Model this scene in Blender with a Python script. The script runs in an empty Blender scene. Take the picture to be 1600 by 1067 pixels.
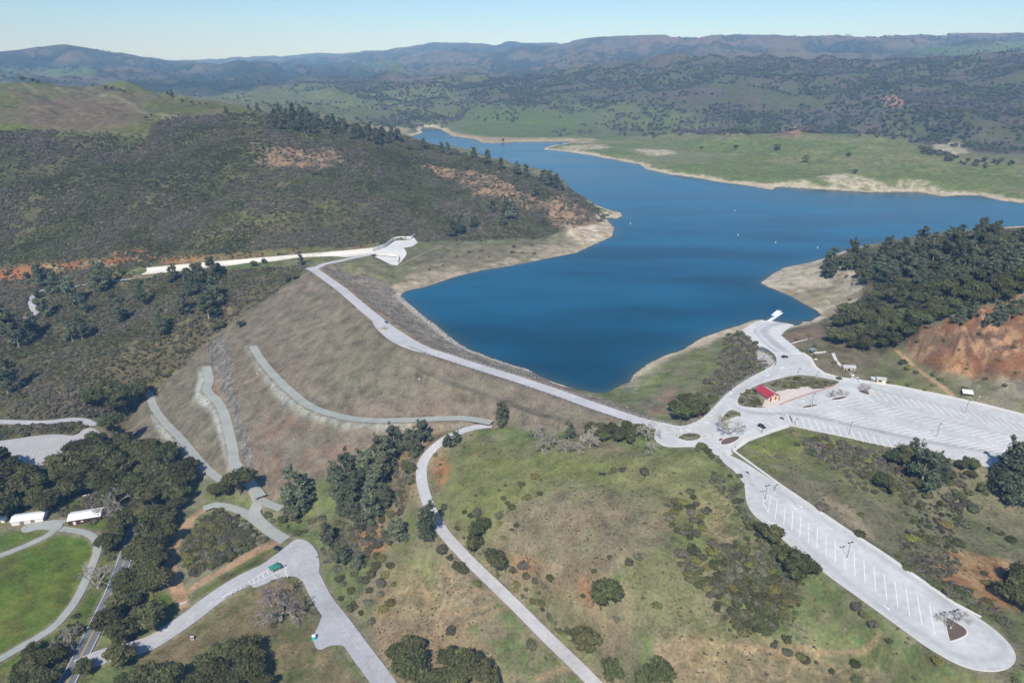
import bpy, math, random
import numpy as np
from mathutils import Vector, Matrix
PI = math.pi
R = math.radians
rng = np.random.default_rng(7)
random.seed(7)
scene = bpy.context.scene
COL = scene.collection

# ------------------------------------------------------------------ camera model
F = 1067.0; CX = 800.0; CY = 533.5; CAMZ = 207.0; P = R(22.3)
cP, sP = math.cos(P), math.sin(P)
def ray(px, py):
    a = (np.asarray(px, float)-CX)/F; b = -(np.asarray(py, float)-CY)/F
    return a, cP+b*sP, -sP+b*cP
def plane(px, py, z):
    dx, dy, dz = ray(px, py); t = (z-CAMZ)/dz
    return dx*t, dy*t
def atd(px, py, d):
    dx, dy, dz = ray(px, py); t = d/dy
    return dx*t, d, CAMZ+dz*t
def proj(x, y, z):
    w = z-CAMZ
    dep = y*cP-w*sP; up = y*sP+w*cP
    return CX+F*x/dep, CY-F*up/dep, dep

# ------------------------------------------------------------------ noise
def _hash(ix, iy, seed):
    h = (ix.astype(np.int64)*374761393+iy.astype(np.int64)*668265263+seed*1442695041) & 0xffffffff
    h = ((h ^ (h >> 13))*1274126177) & 0xffffffff
    return ((h ^ (h >> 16)) & 0xffff).astype(np.float32)/65535.0
def vnoise(x, y, seed=0):
    x = np.asarray(x, np.float64); y = np.asarray(y, np.float64)
    fx = np.floor(x); fy = np.floor(y); tx = (x-fx).astype(np.float32); ty = (y-fy).astype(np.float32)
    tx = tx*tx*(3-2*tx); ty = ty*ty*(3-2*ty); ix = fx.astype(np.int64); iy = fy.astype(np.int64)
    a = _hash(ix, iy, seed); b = _hash(ix+1, iy, seed); c = _hash(ix, iy+1, seed); d = _hash(ix+1, iy+1, seed)
    return (a+(b-a)*tx)*(1-ty)+(c+(d-c)*tx)*ty
def fbm(x, y, s, octv=4, seed=0, ridged=False, gain=.5):
    if s >= 16 and np.ndim(x) == 2 and x.shape[0] > 800:   # broad noise: half the grid, then upsampled
        h = fbm(x[::2, ::2], y[::2, ::2], s, octv, seed, ridged, gain); r = np.arange(x.shape[0])/2.; c = np.arange(x.shape[1])/2.
        r0 = np.minimum(r.astype(int), h.shape[0]-2); c0 = np.minimum(c.astype(int), h.shape[1]-2); fr = (r-r0)[:, None].astype(np.float32); fc = (c-c0)[None].astype(np.float32)
        v = h[r0]*(1-fr)+h[r0+1]*fr; return v[:, c0]*(1-fc)+v[:, c0+1]*fc
    x = np.asarray(x)/s; y = np.asarray(y)/s; tot = 0; amp = 1; nrm = 0
    for o in range(octv):
        c, sn = math.cos(.6*o+.3), math.sin(.6*o+.3)
        n = vnoise(x*c-y*sn+17.3*o, x*sn+y*c+9.1*o, seed+o*31)
        if ridged: n = 1-np.abs(2*n-1)
        tot = tot+n*amp; nrm += amp; amp *= gain; x = x*2.03; y = y*2.03
    return tot/nrm
def sst(e0, e1, v):
    t = np.clip((v-e0)/(e1-e0), 0, 1); return t*t*(3-2*t)

# ------------------------------------------------------------------ polygons and lines
def inpoly(px, py, poly):
    poly = np.asarray(poly, float); out = np.zeros(px.shape, bool)
    x0, y0 = poly.min(0); x1, y1 = poly.max(0)
    m = (px >= x0) & (px <= x1) & (py >= y0) & (py <= y1)
    if not m.any(): return out
    qx = px[m]; qy = py[m]; ins = np.zeros(qx.shape, bool); n = len(poly)
    for i in range(n):
        ax, ay = poly[i]; bx, by = poly[(i+1) % n]
        if ay == by: continue
        c = ((ay > qy) != (by > qy)) & (qx < (bx-ax)*(qy-ay)/(by-ay)+ax)
        ins ^= c
    out[m] = ins; return out
def polydist(X, Y, pts, maxd, closed=False, Z=None):
    """distance to a polyline, and z interpolated along it, within maxd"""
    D = np.full(X.shape, 1e9, np.float32); ZZ = np.zeros(X.shape, np.float32)
    pts = np.asarray(pts, float); n = len(pts)
    lo = pts[:, :2].min(0)-maxd; hi = pts[:, :2].max(0)+maxd
    idx = np.nonzero((X > lo[0]) & (X < hi[0]) & (Y > lo[1]) & (Y < hi[1]))
    if len(idx[0]) == 0: return D, ZZ
    x = X[idx]; y = Y[idx]; d = np.full(x.shape, 1e9); zz = np.zeros(x.shape)
    for i in range(n if closed else n-1):
        a = pts[i]; b = pts[(i+1) % n]
        m = (x > min(a[0], b[0])-maxd) & (x < max(a[0], b[0])+maxd) & (y > min(a[1], b[1])-maxd) & (y < max(a[1], b[1])+maxd)
        if not m.any(): continue
        ex, ey = b[0]-a[0], b[1]-a[1]; L = ex*ex+ey*ey+1e-9
        t = np.clip(((x[m]-a[0])*ex+(y[m]-a[1])*ey)/L, 0, 1)
        dd = np.hypot(x[m]-a[0]-t*ex, y[m]-a[1]-t*ey)
        old = d[m]; better = dd < old
        old[better] = dd[better]; d[m] = old
        if pts.shape[1] > 2:
            z0 = zz[m]; z0[better] = (a[2]+(b[2]-a[2])*t)[better]; zz[m] = z0
    D[idx] = d; ZZ[idx] = zz
    return D, ZZ
def catmull(pts, step):
    pts = [np.array(p, float) for p in pts]; out = []
    for i in range(len(pts)-1):
        p0 = pts[max(i-1, 0)]; p1 = pts[i]; p2 = pts[i+1]; p3 = pts[min(i+2, len(pts)-1)]
        n = max(1, int(np.linalg.norm((p2-p1)[:2])/step))
        for k in range(n):
            t = k/n
            out.append(.5*((2*p1)+(-p0+p2)*t+(2*p0-5*p1+4*p2-p3)*t*t+(-p0+3*p1-3*p2+p3)*t**3))
    out.append(pts[-1]); return np.array(out)

# ------------------------------------------------------------------ the shape of the land
NAT = [  # pixel x, pixel y, height above the water
 # valley floor below the dam
 (0,1067,-60),(-300,1067,-60),(0,980,-60),(0,900,-59),(60,880,-59),(0,830,-58),(130,815,-58),(140,1000,-60),(300,1067,-57),(100,700,-56),(0,700,-56),(60,690,-55),
 (-250,700,-55),(-250,850,-58),(130,760,-57),(250,760,-56),(300,830,-56),(430,890,-54),(300,960,-57),(220,1020,-58),(460,850,-53),(540,1000,-48),(610,1080,-44),(500,940,-51),(420,960,-54),
 (340,800,-55),(290,900,-56),(280,840,-56),(430,1040,-52),(200,880,-59),(160,660,-54),(0,655,-53),(380,850,-54),(350,1150,-56),(100,1180,-60),(600,1180,-44),
 # slope between valley and spillway
 (0,600,-49),(120,620,-50),(0,540,-43),(100,540,-42),(200,560,-39),(45,480,-35),(100,430,-27),(150,470,-28),(200,500,-30),(300,500,-18),(400,450,-1),(350,470,-8),(250,450,-15),(-250,600,-45),(-250,480,-30),
 (0,428,-22),(100,412,-14),(232,430,-10),(340,420,0),(420,414,7),
 # hill left of the spillway
 (0,400,-8),(150,395,-2),(300,392,6),(450,392,14),(560,386,14),(610,370,14),(660,368,10),
 (0,350,15),(0,300,44),(0,250,75),(0,210,102),(0,170,128),(0,140,148),(0,131,152),(-250,350,20),(-250,250,80),(-250,180,130),(-250,130,165),(-500,250,80),(-500,130,170),(-500,400,0),
 (200,350,18),(200,300,46),(200,250,74),(225,215,98),(200,180,122),(200,150,140),(200,141,145),(100,136,150),
 (400,350,24),(400,300,50),(290,265,62),(340,240,82),(300,200,110),(300,170,128),(300,158,135),(400,215,100),(400,190,115),(400,176,122),(350,170,128),(460,190,110),
 (500,350,22),(500,300,46),(500,250,72),(480,215,94),(540,205,98),
 (600,350,18),(600,300,40),(600,250,65),(600,220,84),(650,375,8),(650,300,36),(650,250,60),(650,232,68),
 (700,350,12),(700,300,32),(710,262,50),(715,242,58),(750,330,18),(760,290,35),(760,262,50),
 (800,370,5),(800,330,20),(800,290,42),(815,278,46),(870,345,8),(870,310,26),(860,298,30),(920,345,8),(910,326,14),(935,342,6),
 (560,425,7),(610,430,4),(700,395,3),(750,385,4),(700,410,2),(850,385,2),(540,405,12),(590,405,10),
 # knoll and slopes right of centre
 (765,662,-4),(830,672,0),(870,680,3),(850,700,4),(950,690,9),(1010,675,12),(950,740,8),(1050,720,11),(1080,715,12),(1100,760,9),(850,760,2),(780,700,-4),(720,700,-9),(760,760,-6),(700,760,-13),(950,800,5),(1050,800,6),(1130,790,9),
 (700,820,-17),(750,850,-16),(780,840,-13),(850,850,-6),(830,890,-16),(880,890,-10),(920,900,-4),(900,940,-16),(950,950,-9),(960,1000,-20),(1000,1000,-13),(1000,1067,-22),(920,1020,-30),(1100,1000,-7),(1100,900,1),(1150,1067,-12),(1200,900,6),(1150,840,8),(1300,1000,-2),(1250,950,4),(1400,1067,-4),(1350,970,5),(1450,1040,3),(1450,1200,-12),(1000,1200,-28),(1200,1200,-20),
 (640,720,-19),(620,760,-27),(600,800,-33),(560,760,-40),(540,820,-46),(600,880,-38),(650,850,-30),(700,900,-31),(700,980,-36),(640,960,-40),(800,1000,-35),(800,1067,-39),(700,1067,-41),(620,1040,-43),(540,900,-48),(520,860,-50),(850,1200,-42),
 (480,800,-53),(440,800,-54),
 # lots and loop road: level ground
 (1060,680,12),(1120,660,12),(1150,700,12),(1200,640,12),(1250,600,12),(1240,570,12),(1300,620,12),(1350,640,12),(1400,650,12),(1500,680,12),(1600,700,12),(1700,700,12),(1450,620,12),(1530,640,12),(1600,655,12),(1800,700,12),
 (1170,720,12),(1230,780,12),(1300,840,12),(1400,920,12),(1500,990,12),(1560,1020,12),(1560,1055,11),
 (1200,690,12),(1250,690,12),(1300,705,10),(1400,715,10),(1500,728,9),(1600,745,8),(1250,740,9),(1300,770,7),(1400,780,1),(1500,800,-2),(1600,790,-2),(1400,860,7),(1480,900,7),(1500,860,0),(1600,860,-3),(1560,940,7),(1620,1000,8),(1650,1067,6),(1750,860,-4),(1750,1000,2),
 # right shore
 (1100,560,4),(1050,600,4),(1000,630,7),(1020,605,3),(1150,540,5),(1170,560,8),(1140,590,9),(1080,650,10),(1110,620,10),(1060,655,11),
 (1250,440,4),(1300,440,7),(1330,480,9),(1280,500,4),(1250,520,7),(1240,540,9),(1300,560,14),(1270,545,11),(1300,530,12),
 (1350,590,13),(1400,590,14),(1450,605,14),(1500,622,14),(1560,640,14),(1600,640,15),(1410,560,18),(1450,580,17),(1500,595,17),(1550,600,19),(1600,590,24),
 (1430,520,34),(1480,510,42),(1440,500,38),(1520,480,48),(1600,470,54),(1700,470,60),(1700,600,24),(1390,540,20),(1350,540,15),
 (1320,460,10),(1350,430,18),(1400,440,32),(1400,400,44),(1350,395,22),(1310,402,8),(1450,380,52),(1500,366,62),(1550,364,68),(1600,362,74),(1500,420,52),(1600,420,66),(1700,362,80),(1850,380,80),
 # far shore hill
 (1000,240,9),(950,228,8),(1066,213,26),(1100,240,16),(1166,213,42),(1180,260,14),(1266,212,48),(1260,255,20),(1316,213,50),(1330,260,22),(1366,219,47),(1433,231,40),(1400,262,24),(1500,249,32),(1566,258,28),(1500,280,16),(1600,262,28),(1600,290,12),(1700,275,26),(1900,290,24),
 (1160,205,8),(1266,206,8),(1340,206,8),(1433,222,8),(1500,236,10),(1600,244,12),(1060,205,14),(950,212,8),
 (1200,180,54),(1100,190,34),(1000,200,12),(1300,185,48),(1400,180,66),(1500,190,58),(1600,195,56),(1600,225,22),(1450,210,28),(900,205,12),(800,210,10),(800,185,34),(740,200,14),(760,170,52),(870,180,40),
 (640,205,6),(560,200,14),(600,196,16),(650,190,14),(700,185,22),
]
FAR = [  # pixel x, pixel y, distance ahead
 (560,185,2350),(610,175,2650),(550,150,3000),(500,134,3150),(400,147,3050),(350,150,3100),(620,160,3000),(450,165,2700),(560,140,3400),
 (700,160,2800),(760,150,3000),(800,165,2650),(850,155,2850),(1000,175,2450),(900,165,2700),(900,140,3050),(1000,150,2750),(1100,165,2450),(1100,140,2750),
 (1200,150,2500),(1200,120,2900),(1300,150,2450),(1300,120,2850),(1400,150,2400),(1400,120,2800),(1500,150,2300),(1500,120,2650),(1600,160,2150),(1600,120,2500),(1800,150,2200),(1800,110,2600),
 (1200,83,3350),(1130,88,3400),(1250,88,3300),(1330,93,3250),(1400,92,3200),(1500,93,3150),(1560,84,3000),(1600,80,2950),(1800,75,2900),(1050,95,3450),(1000,102,3500),(900,112,3600),(800,119,3650),(720,126,3600),(660,130,3500),
 (0,105,5200),(100,112,4800),(200,116,4800),(0,75,6600),(50,70,6600),(100,66,6600),(160,75,6700),(200,82,6800),(260,93,7200),(-250,80,6500),(-250,110,4500),(-500,80,6500),
 (300,125,4300),(240,135,3900),(400,128,4300),(480,128,4300),(550,125,4300),(600,120,4600),(400,98,5600),(350,105,5600),(450,104,5700),(300,112,5300),
 (500,104,6500),(550,100,6900),(600,92,7400),(620,104,6200),(680,96,6300),(700,110,5300),(760,92,6300),(760,105,5300),(850,105,5000),(850,85,6400),(930,95,5100),(950,75,6400),(1000,90,4900),(1050,66,6200),(1060,82,4900),
 (1100,72,5600),(1200,72,5600),(1300,72,5500),(1300,82,4900),(1400,70,5500),(1450,82,4700),(1500,70,5400),(1600,68,5300),(1600,76,4400),(1800,60,5500),
 (1000,50,7200),(940,52,7600),(1066,52,7000),(1110,50,7000),(1166,47,7000),(1230,50,7000),(1300,50,6900),(1370,50,6900),(1466,48,6900),(1600,47,6900),(1800,45,6900),(2050,45,6900),
 (280,92,12300),(350,86,12000),(400,83,12000),(490,80,11500),(533,80,10800),(593,74,10300),(640,66,10000),(676,60,9800),(706,61,9800),(740,63,9600),(780,62,9400),(803,55,9300),(825,62,9200),(866,62,8800),(620,82,9000),(720,78,8300),(820,76,8200),(900,70,7900),
 (350,100,8500),(430,95,8500),(500,92,9000),(100,98,12500),(-200,98,12500),
]
WORLD = [(-345,1000,58),(-200,60,-58),(200,60,-30),(0,0,-45),(-450,60,-60),(450,60,-10),(-600,200,-58),(650,250,0),(900,500,30),
 (-700,2350,70),(-1300,2500,80),(-500,1900,40),(-900,2000,95),(-1800,2600,70),(-200,1650,15),(-350,1750,18),(-900,3000,20),(-1600,3300,20),(-450,2300,15),
 (1300,3900,120),(2300,3900,130),(300,4200,110),(3200,3800,130),(0,13500,250),(8000,13500,250),(-8000,13500,250),(5000,9500,300),(2500,9500,300),(-4200,9500,120),
 (430,700,22),(560,740,22),(500,800,3),(700,790,8),(900,740,20),(760,660,45),(640,690,34)]
CRESTPX = [(485,418),(505,432),(533,452),(566,480),(592,501),(612,516),(640,534),(666,547),(700,558),(733,569),(800,590),(866,612),(933,636),(1000,658),(1040,667)]
CREST = np.array([plane(a, b, 12.0) for a, b in CRESTPX])
DAM_S = 2.12
ax_ = CREST
def crest_sd(x, y):
    D, _ = polydist(np.atleast_1d(x).astype(float), np.atleast_1d(y).astype(float), ax_, 400)
    return D
# which side: downstream is towards the camera-left of the A-B line
def downstream(x, y):
    A = CREST[0]; B = CREST[-1]; C = CREST[5]
    d = np.where(x < C[0], (C[0]-A[0])*(y-A[1])-(C[1]-A[1])*(x-A[0]), (B[0]-C[0])*(y-C[1])-(B[1]-C[1])*(x-C[0]))
    return d < 0
def damz(x, y):
    x = np.atleast_1d(x).astype(float); y = np.atleast_1d(y).astype(float)
    D = crest_sd(x, y); dn = downstream(x, y)
    return np.where(dn, 12-np.maximum(0, D-6.5)/DAM_S, 12-np.maximum(0, D-6.5)/2.9)
def hitdam(px, py):
    ts = np.linspace(150, 900, 1500); dx, dy, dz = ray(px, py)
    X = dx/dy*ts; Z = CAMZ+dz/dy*ts; dd = damz(X, ts)
    k = np.argmax(Z < dd); return X[k], ts[k], float(dd[k])
GROIN = [(478,424),(455,440),(420,464),(390,485),(365,500),(330,532),(280,580),(232,618),(208,650),(195,675),(235,705),(300,742),(345,752),(372,762),(400,772),(440,772),(480,758),(520,735),(560,712),(600,692),(640,674),(690,664),(765,660)]
DAMPX = [(485,418)]+GROIN+[(830,672),(900,676),(960,668),(1000,664),(1040,668),(1010,650),(975,630),(946,616),(900,608),(866,597),(823,582),(796,575),(763,562),(733,548),(706,530),(683,510),(656,490),(625,463),(604,446),(560,436),(520,428)]
pts = []
for a, b, z in NAT:
    x, y = plane(a, b, z); pts.append((x, y, z))
for a, b, d in FAR: pts.append(atd(a, b, d))
pts += WORLD
groin3 = [hitdam(a, b) for a, b in GROIN]
pts += groin3
for a, b in CRESTPX[::2]+[(1040,667)]:
    x, y = plane(a, b, 12); pts.append((x, y, 12))
LAKEPX = [(625,463),(656,490),(683,510),(706,530),(733,548),(763,562),(796,575),(823,582),(866,597),(900,608),(933,614),(946,614),(960,607),(983,597),(990,585),(1013,568),(1040,555),(1066,547),(1096,528),(1133,515),(1160,507),(1180,501),(1199,497),(1219,500),(1239,503),(1266,502),(1283,492),(1276,485),(1256,475),(1236,463),(1199,448),(1188,442),(1209,427),(1226,418),(1266,410),(1293,402),(1330,388),(1420,372),(1500,360),(1600,354),(1750,352),(1950,345),
 (1950,330),(1750,326),(1600,318),(1560,313),(1533,306),(1500,305),(1473,307),(1433,300),(1406,300),(1366,301),(1316,298),(1263,295),(1213,292),(1206,297),(1166,290),(1126,285),(1099,280),(1066,275),(1046,273),(1011,265),(1000,257),(976,253),(950,248),(917,242),(883,237),(852,234),(850,232),(860,229),(878,226),(893,223),(893,221),(867,222),(816,222),(766,224),(753,223),(743,218),(706,213),(690,203),(676,199),(661,199),(657,203),(660,208),(643,213),(628,213),(625,216),
 (640,226),(663,233),(720,250),(766,267),(823,287),(860,298),(886,302),(916,312),(933,322),(955,330),(970,333),(971,338),(963,342),(946,340),(950,347),(960,357),(956,370),(933,380),(900,395),(850,405),(800,415),(750,423),(710,433),(666,448),(633,455)]
LAKE = np.array([plane(a, b, 0.0) for a, b in LAKEPX])
pts = np.array(pts, float)
def warp(x, y): return np.arctan2(x, y), .5*np.log(x*x+y*y+1)
kx, ky = warp(pts[:, 0], pts[:, 1]); kz = pts[:, 2]
c2 = .012**2
A = np.sqrt((kx[:, None]-kx)**2+(ky[:, None]-ky)**2+c2)
n = len(kx)
M = np.zeros((n+3, n+3)); M[:n, :n] = A-np.eye(n)*.002
M[:n, n] = 1; M[:n, n+1] = kx; M[:n, n+2] = ky; M[n:, :n] = M[:n, n:].T
sol = np.linalg.solve(M, np.r_[kz, 0, 0, 0])

Y0, YSTEP, NR = 95.0, .0034, 1460
U0, USTEP, NC = -500.0, 2.4, 1084
yy = Y0*np.exp(YSTEP*np.arange(NR))
uu = U0+USTEP*np.arange(NC)
def xof(u, y): return (u-CX)/F*(y*cP+237*sP)
def natz(x, y):
    sh = x.shape; x = x.ravel(); y = y.ravel(); a, b = warp(x, y); a = a.astype(np.float32); b = b.astype(np.float32); out = np.zeros(x.shape)
    w = sol[:n].astype(np.float32); kxf = kx.astype(np.float32); kyf = ky.astype(np.float32)
    for s in range(0, len(x), 20000):
        d = np.sqrt((a[s:s+20000, None]-kxf)**2+(b[s:s+20000, None]-kyf)**2+np.float32(c2))
        out[s:s+20000] = d@w+sol[n]+sol[n+1]*a[s:s+20000]+sol[n+2]*b[s:s+20000]
    return out.reshape(sh)
# RBF on every fourth node, then bilinear
rs = np.arange(0, NR+3, 4); cs = np.arange(0, NC+3, 4)
YC = (Y0*np.exp(YSTEP*rs))[:, None]*np.ones(len(cs)); XC = xof((U0+USTEP*cs)[None, :], YC)
ZC = natz(XC, YC)
ri = np.arange(NR)/4.; ci = np.arange(NC)/4.; r0 = ri.astype(int); c0 = ci.astype(int); fr = (ri-r0)[:, None]; fc = (ci-c0)[None, :]
Z = (ZC[r0][:, c0]*(1-fc)+ZC[r0][:, c0+1]*fc)*(1-fr)+(ZC[r0+1][:, c0]*(1-fc)+ZC[r0+1][:, c0+1]*fc)*fr
Y = yy[:, None]*np.ones(NC); X = xof(uu[None, :], Y)

# relief
nearw = sst(500, 900, Y)
hillw = sst(4, 40, Z)*nearw
far = sst(1700, 3000, Y)
vfar = sst(3600, 5000, Y)
Z = Z+(fbm(X, Y, 70, 4, 3)-.5)*(1.2+5*hillw)
Z = Z-(fbm(X, Y, 150, 4, 11, True)-.62)*(25*hillw+16*sst(1100, 1300, Y)*sst(5, 28, Z))*(1-far)
Z = Z-(fbm(X, Y, 330, 5, 21, True)-.62)*far*(1-vfar)*(60+50*sst(60, 200, Z))*sst(10, 70, Z)-(fbm(X, Y, 120, 3, 23, True)-.62)*far*(1-vfar)*28*sst(14, 50, Z)
FN1 = fbm(X, Y, 1300, 6, 41, True, .5); FN2 = fbm(X*1.6+Y*.5, Y-.3*X, 420, 4, 47, True); GUL = fbm(X, Y, 330, 5, 21, True)
Z = Z-((FN1-.60)*(150+.012*Y)+(FN2-.5)*165)*vfar*sst(20, 160, Z)
SKY = np.array([(-600,84),(-250,84),(0,77),(50,70),(100,66.5),(160,75),(200,80),(260,91),(300,91),(350,87),(400,84),(440,86),(490,80),(533,81),(560,78),(593,74),(640,67),(676,61),(700,63),(740,64),(780,62),(803,56),(825,63),(866,63),(900,57),(933,53),(1000,51),(1100,50),(1166,48),(1230,51),(1300,50),(1370,51),(1466,49),(1600,48),(2200,46)])
qx, qy, qd = proj(X, Y, Z); a_, b_, c_ = ray(qx, np.interp(qx, SKY[:, 0], SKY[:, 1])+5.0*(fbm(qx, Y*0, 46, 5, 401)-.5)+1.6); zc = CAMZ+c_/b_*Y
m_ = Y > 4200; over = Z-(zc-60); Z = np.where(m_ & (over > 0), zc-60+62*(1-np.exp(-np.maximum(over, 0)/75)), Z)
# gentle gullies over the slopes nearer by
Z = Z+(fbm(X, Y, 18, 3, 5)-.5)*1.1*(1-far)
# dam body
PXv, PYv, _ = proj(X, Y, Z)
dampoly = np.array([hitdam(a, b)[:2] if i < 30 else plane(a, b, 0.0 if i > 33 else 10.) for i, (a, b) in enumerate(DAMPX)])
dD, _z = polydist(X, Y, dampoly, 14, True)
dIn = inpoly(X, Y, dampoly)
sdam = np.where(dIn, np.minimum(dD, 14), -np.minimum(dD, 14))
near = (Y < 800) & (sdam > -13) & (X < 200)
DZ = np.zeros_like(Z); DZ[near] = damz(X[near], Y[near])
wd = sst(-9, 1, sdam)*near
Z = Z*(1-wd)+(DZ+(fbm(X, Y, 9, 3, 77)-.5)*.5)*wd
DAMW = dIn.copy()
# lake bed and shores
lD, _z = polydist(X, Y, LAKE, 60, True)
lIn = inpoly(X, Y, LAKE)
jit = 1+.6*(fbm(X, Y, 25, 3, 9)-.5)
lDD = np.minimum(lD, 60)
nearshore = lD < 60
s = sst(4, 46, lDD)
prof = .12+lDD*.11
onDam = (sdam > 0)
Zs = np.where(onDam, np.maximum(Z, .05+lDD*.12), prof*(1-s)+np.maximum(Z, .4+.02*lDD)*s)
Z = np.where(lIn, -np.minimum(.15*lDD+.3, 9), np.where(nearshore, Zs, Z))
lowok = (~lIn) & (Y > 900) & (Z < 2)
Z = np.where(lowok, np.maximum(Z, 1.2), Z)
SD = np.where(lIn, -lDD, lDD)

def Hq(x, y, G=None):
    G = Z if G is None else G
    x = np.asarray(x, float); y = np.asarray(y, float)
    r = np.clip(np.log(np.maximum(y, Y0)/Y0)/YSTEP, 0, NR-1.001); u = x*F/(y*cP+237*sP)+CX
    c = np.clip((u-U0)/USTEP, 0, NC-1.001)
    r0 = r.astype(int); c0 = c.astype(int); fr = r-r0; fc = c-c0
    return (G[r0, c0]*(1-fc)+G[r0, c0+1]*fc)*(1-fr)+(G[r0+1, c0]*(1-fc)+G[r0+1, c0+1]*fc)*fr
_ts = Y0*np.exp(.0026*np.arange(1900))
def hit(px, py, lift=0.0):
    """points where rays through these pixels first meet the land (+lift)"""
    px = np.atleast_1d(np.asarray(px, float)); py = np.atleast_1d(np.asarray(py, float)); lift = np.broadcast_to(lift, px.shape)
    ox = np.zeros(px.shape); oy = np.zeros(px.shape)
    for s in range(0, len(px), 400):
        dx, dy, dz = ray(px[s:s+400], py[s:s+400])
        T = _ts[None, :]; XX = (dx/dy)[:, None]*T; ZZ = CAMZ+(dz/dy)[:, None]*T
        g = ZZ-(Hq(XX, T*np.ones_like(XX))+lift[s:s+400, None])
        k = np.argmax(g < 0, 1); k = np.where((g < 0).any(1), np.maximum(k, 1), len(_ts)-1)
        ii = np.arange(len(k)); g1 = g[ii, k]; g0 = g[ii, k-1]; f = np.clip(g0/(g0-g1+1e-9), 0, 1)
        t = _ts[k-1]+(_ts[k]-_ts[k-1])*f
        oy[s:s+400] = t; ox[s:s+400] = dx/dy*t
    return ox, oy, Hq(ox, oy)
# ------------------------------------------------------------------ roads and lots (levelled into the land)
ROADS = []   # name, label, cat, world pts (x,y,z), width, colour key
def road_pts(px, z=None, step=4.0, smooth=6):
    if z is not None:
        zs = z if hasattr(z, '__len__') else [z]*len(px)
        w = [(*plane(a, b, zz), zz) for (a, b), zz in zip(px, zs)]
        return catmull(w, step)
    a = np.array(px, float); x, y, zz = hit(a[:, 0], a[:, 1])
    c = catmull(list(zip(x, y, zz)), step); c[:, 2] = Hq(c[:, 0], c[:, 1])
    k = np.ones(smooth*2+1)/(smooth*2+1); zp = np.pad(c[:, 2], smooth, mode='edge'); c[:, 2] = np.convolve(zp, k, 'valid')
    return c
def road(name, px, w, col, z=None, **k):
    ROADS.append(dict(name=name, c=road_pts(px, z), w=w, col=col, **k))
ROADS_DEF = [
 ('road', CRESTPX+[(1062,674)], 9.5, 'concrete', 12.0),
 ('road', [(492,420),(506,413),(530,408),(556,402),(578,398)], 7.5, 'concrete', 12.0),
 ('gravel_road', [(395,540),(408,562),(430,588),(455,612),(480,632),(510,645),(560,655),(620,657),(680,654),(725,652),(768,659)], 6.5, 'gravel', None),
 ('gravel_road', [(322,572),(327,592),(324,612),(338,624),(350,645),(357,672),(364,702),(366,722),(378,738),(394,758),(408,776)], 7, 'gravel', None),
 ('gravel_road', [(233,612),(240,635),(258,660),(280,682),(300,706),(322,732),(347,750)], 6, 'gravel', None),
 ('gravel_road', [(376,735),(392,756),(404,780),(397,802),(410,822),(432,838),(458,848)], 7.5, 'gravel', None),
 ('gravel_road', [(404,778),(422,786),(440,797)], 6, 'gravel', None),
 ('gravel_road', [(425,835),(404,818),(388,803),(367,793),(335,789),(318,796)], 6, 'gravel', None),
 ('dirt_road', [(322,793),(308,802),(290,822),(274,848),(266,872),(270,898),(280,925),(286,943)], 6.5, 'dirt', None),
 ('dirt_road', [(288,930),(318,906),(360,884),(395,862),(430,849)], 5, 'dirt', None),
 ('road', [(118,1044),(145,1031),(180,1020),(207,1013),(240,1001),(287,971),(333,939),(383,910),(425,889),(465,872)], 10.5, 'asphalt', None),
 ('road', [(478,880),(492,912),(512,946),(538,982),(565,1020),(592,1055),(615,1090)], 9.5, 'asphalt', None),
 ('road', [(768,664),(740,668),(713,677),(690,690),(670,708),(660,726),(659,750),(665,775),(675,800),(692,830),(720,862),(750,892),(800,940),(860,1000),(912,1050),(960,1100)], 6.2, 'concrete', [-4,-5,-7,-9,-12,-14,-16,-18,-20,-22,-24,-26,-29,-33,-36,-39]),
 ('road', [(215,815),(203,850),(190,888),(174,928),(158,960),(143,992),(125,1027),(100,1075)], 8.5, 'oldasphalt', None),
 ('gravel_road', [(-60,890),(0,868),(40,852),(75,836),(90,824),(98,812)], 4.5, 'gravel', None),
 ('gravel_road', [(88,825),(125,830),(146,839),(152,858),(142,888),(124,928),(104,957),(78,984),(40,1006),(0,1030),(-60,1060)], 4.5, 'gravel', None),
 ('road', [(-120,652),(-60,656),(0,659),(60,659),(108,657),(138,661),(158,673),(166,686)], 6.5, 'asphalt', None),
 ('road', [(64,454),(52,464),(50,476),(55,488),(44,496),(20,502),(-40,512),(-120,520)], 6.5, 'asphalt', None),
 ('road', [(64,456),(85,452),(120,447),(160,441),(232,433)], 5.5, 'asphalt', None),
 ('dirt_road', [(1401,545),(1420,562),(1445,585),(1470,602),(1495,618),(1508,627)], 4.6, 'dirt', None),
]
for nm, px, w, col, z in ROADS_DEF: road(nm, px, w, col, z)
x_, y_, zp_ = hit([466], [877]); zP = float(zp_[0])
for k in (10, 11):
    c = ROADS[k]['c']; w_ = 1-sst(22, 60, np.hypot(c[:, 0]-x_[0], c[:, 1]-y_[0])); c[:, 2] = c[:, 2]*(1-w_)+zP*w_
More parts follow.
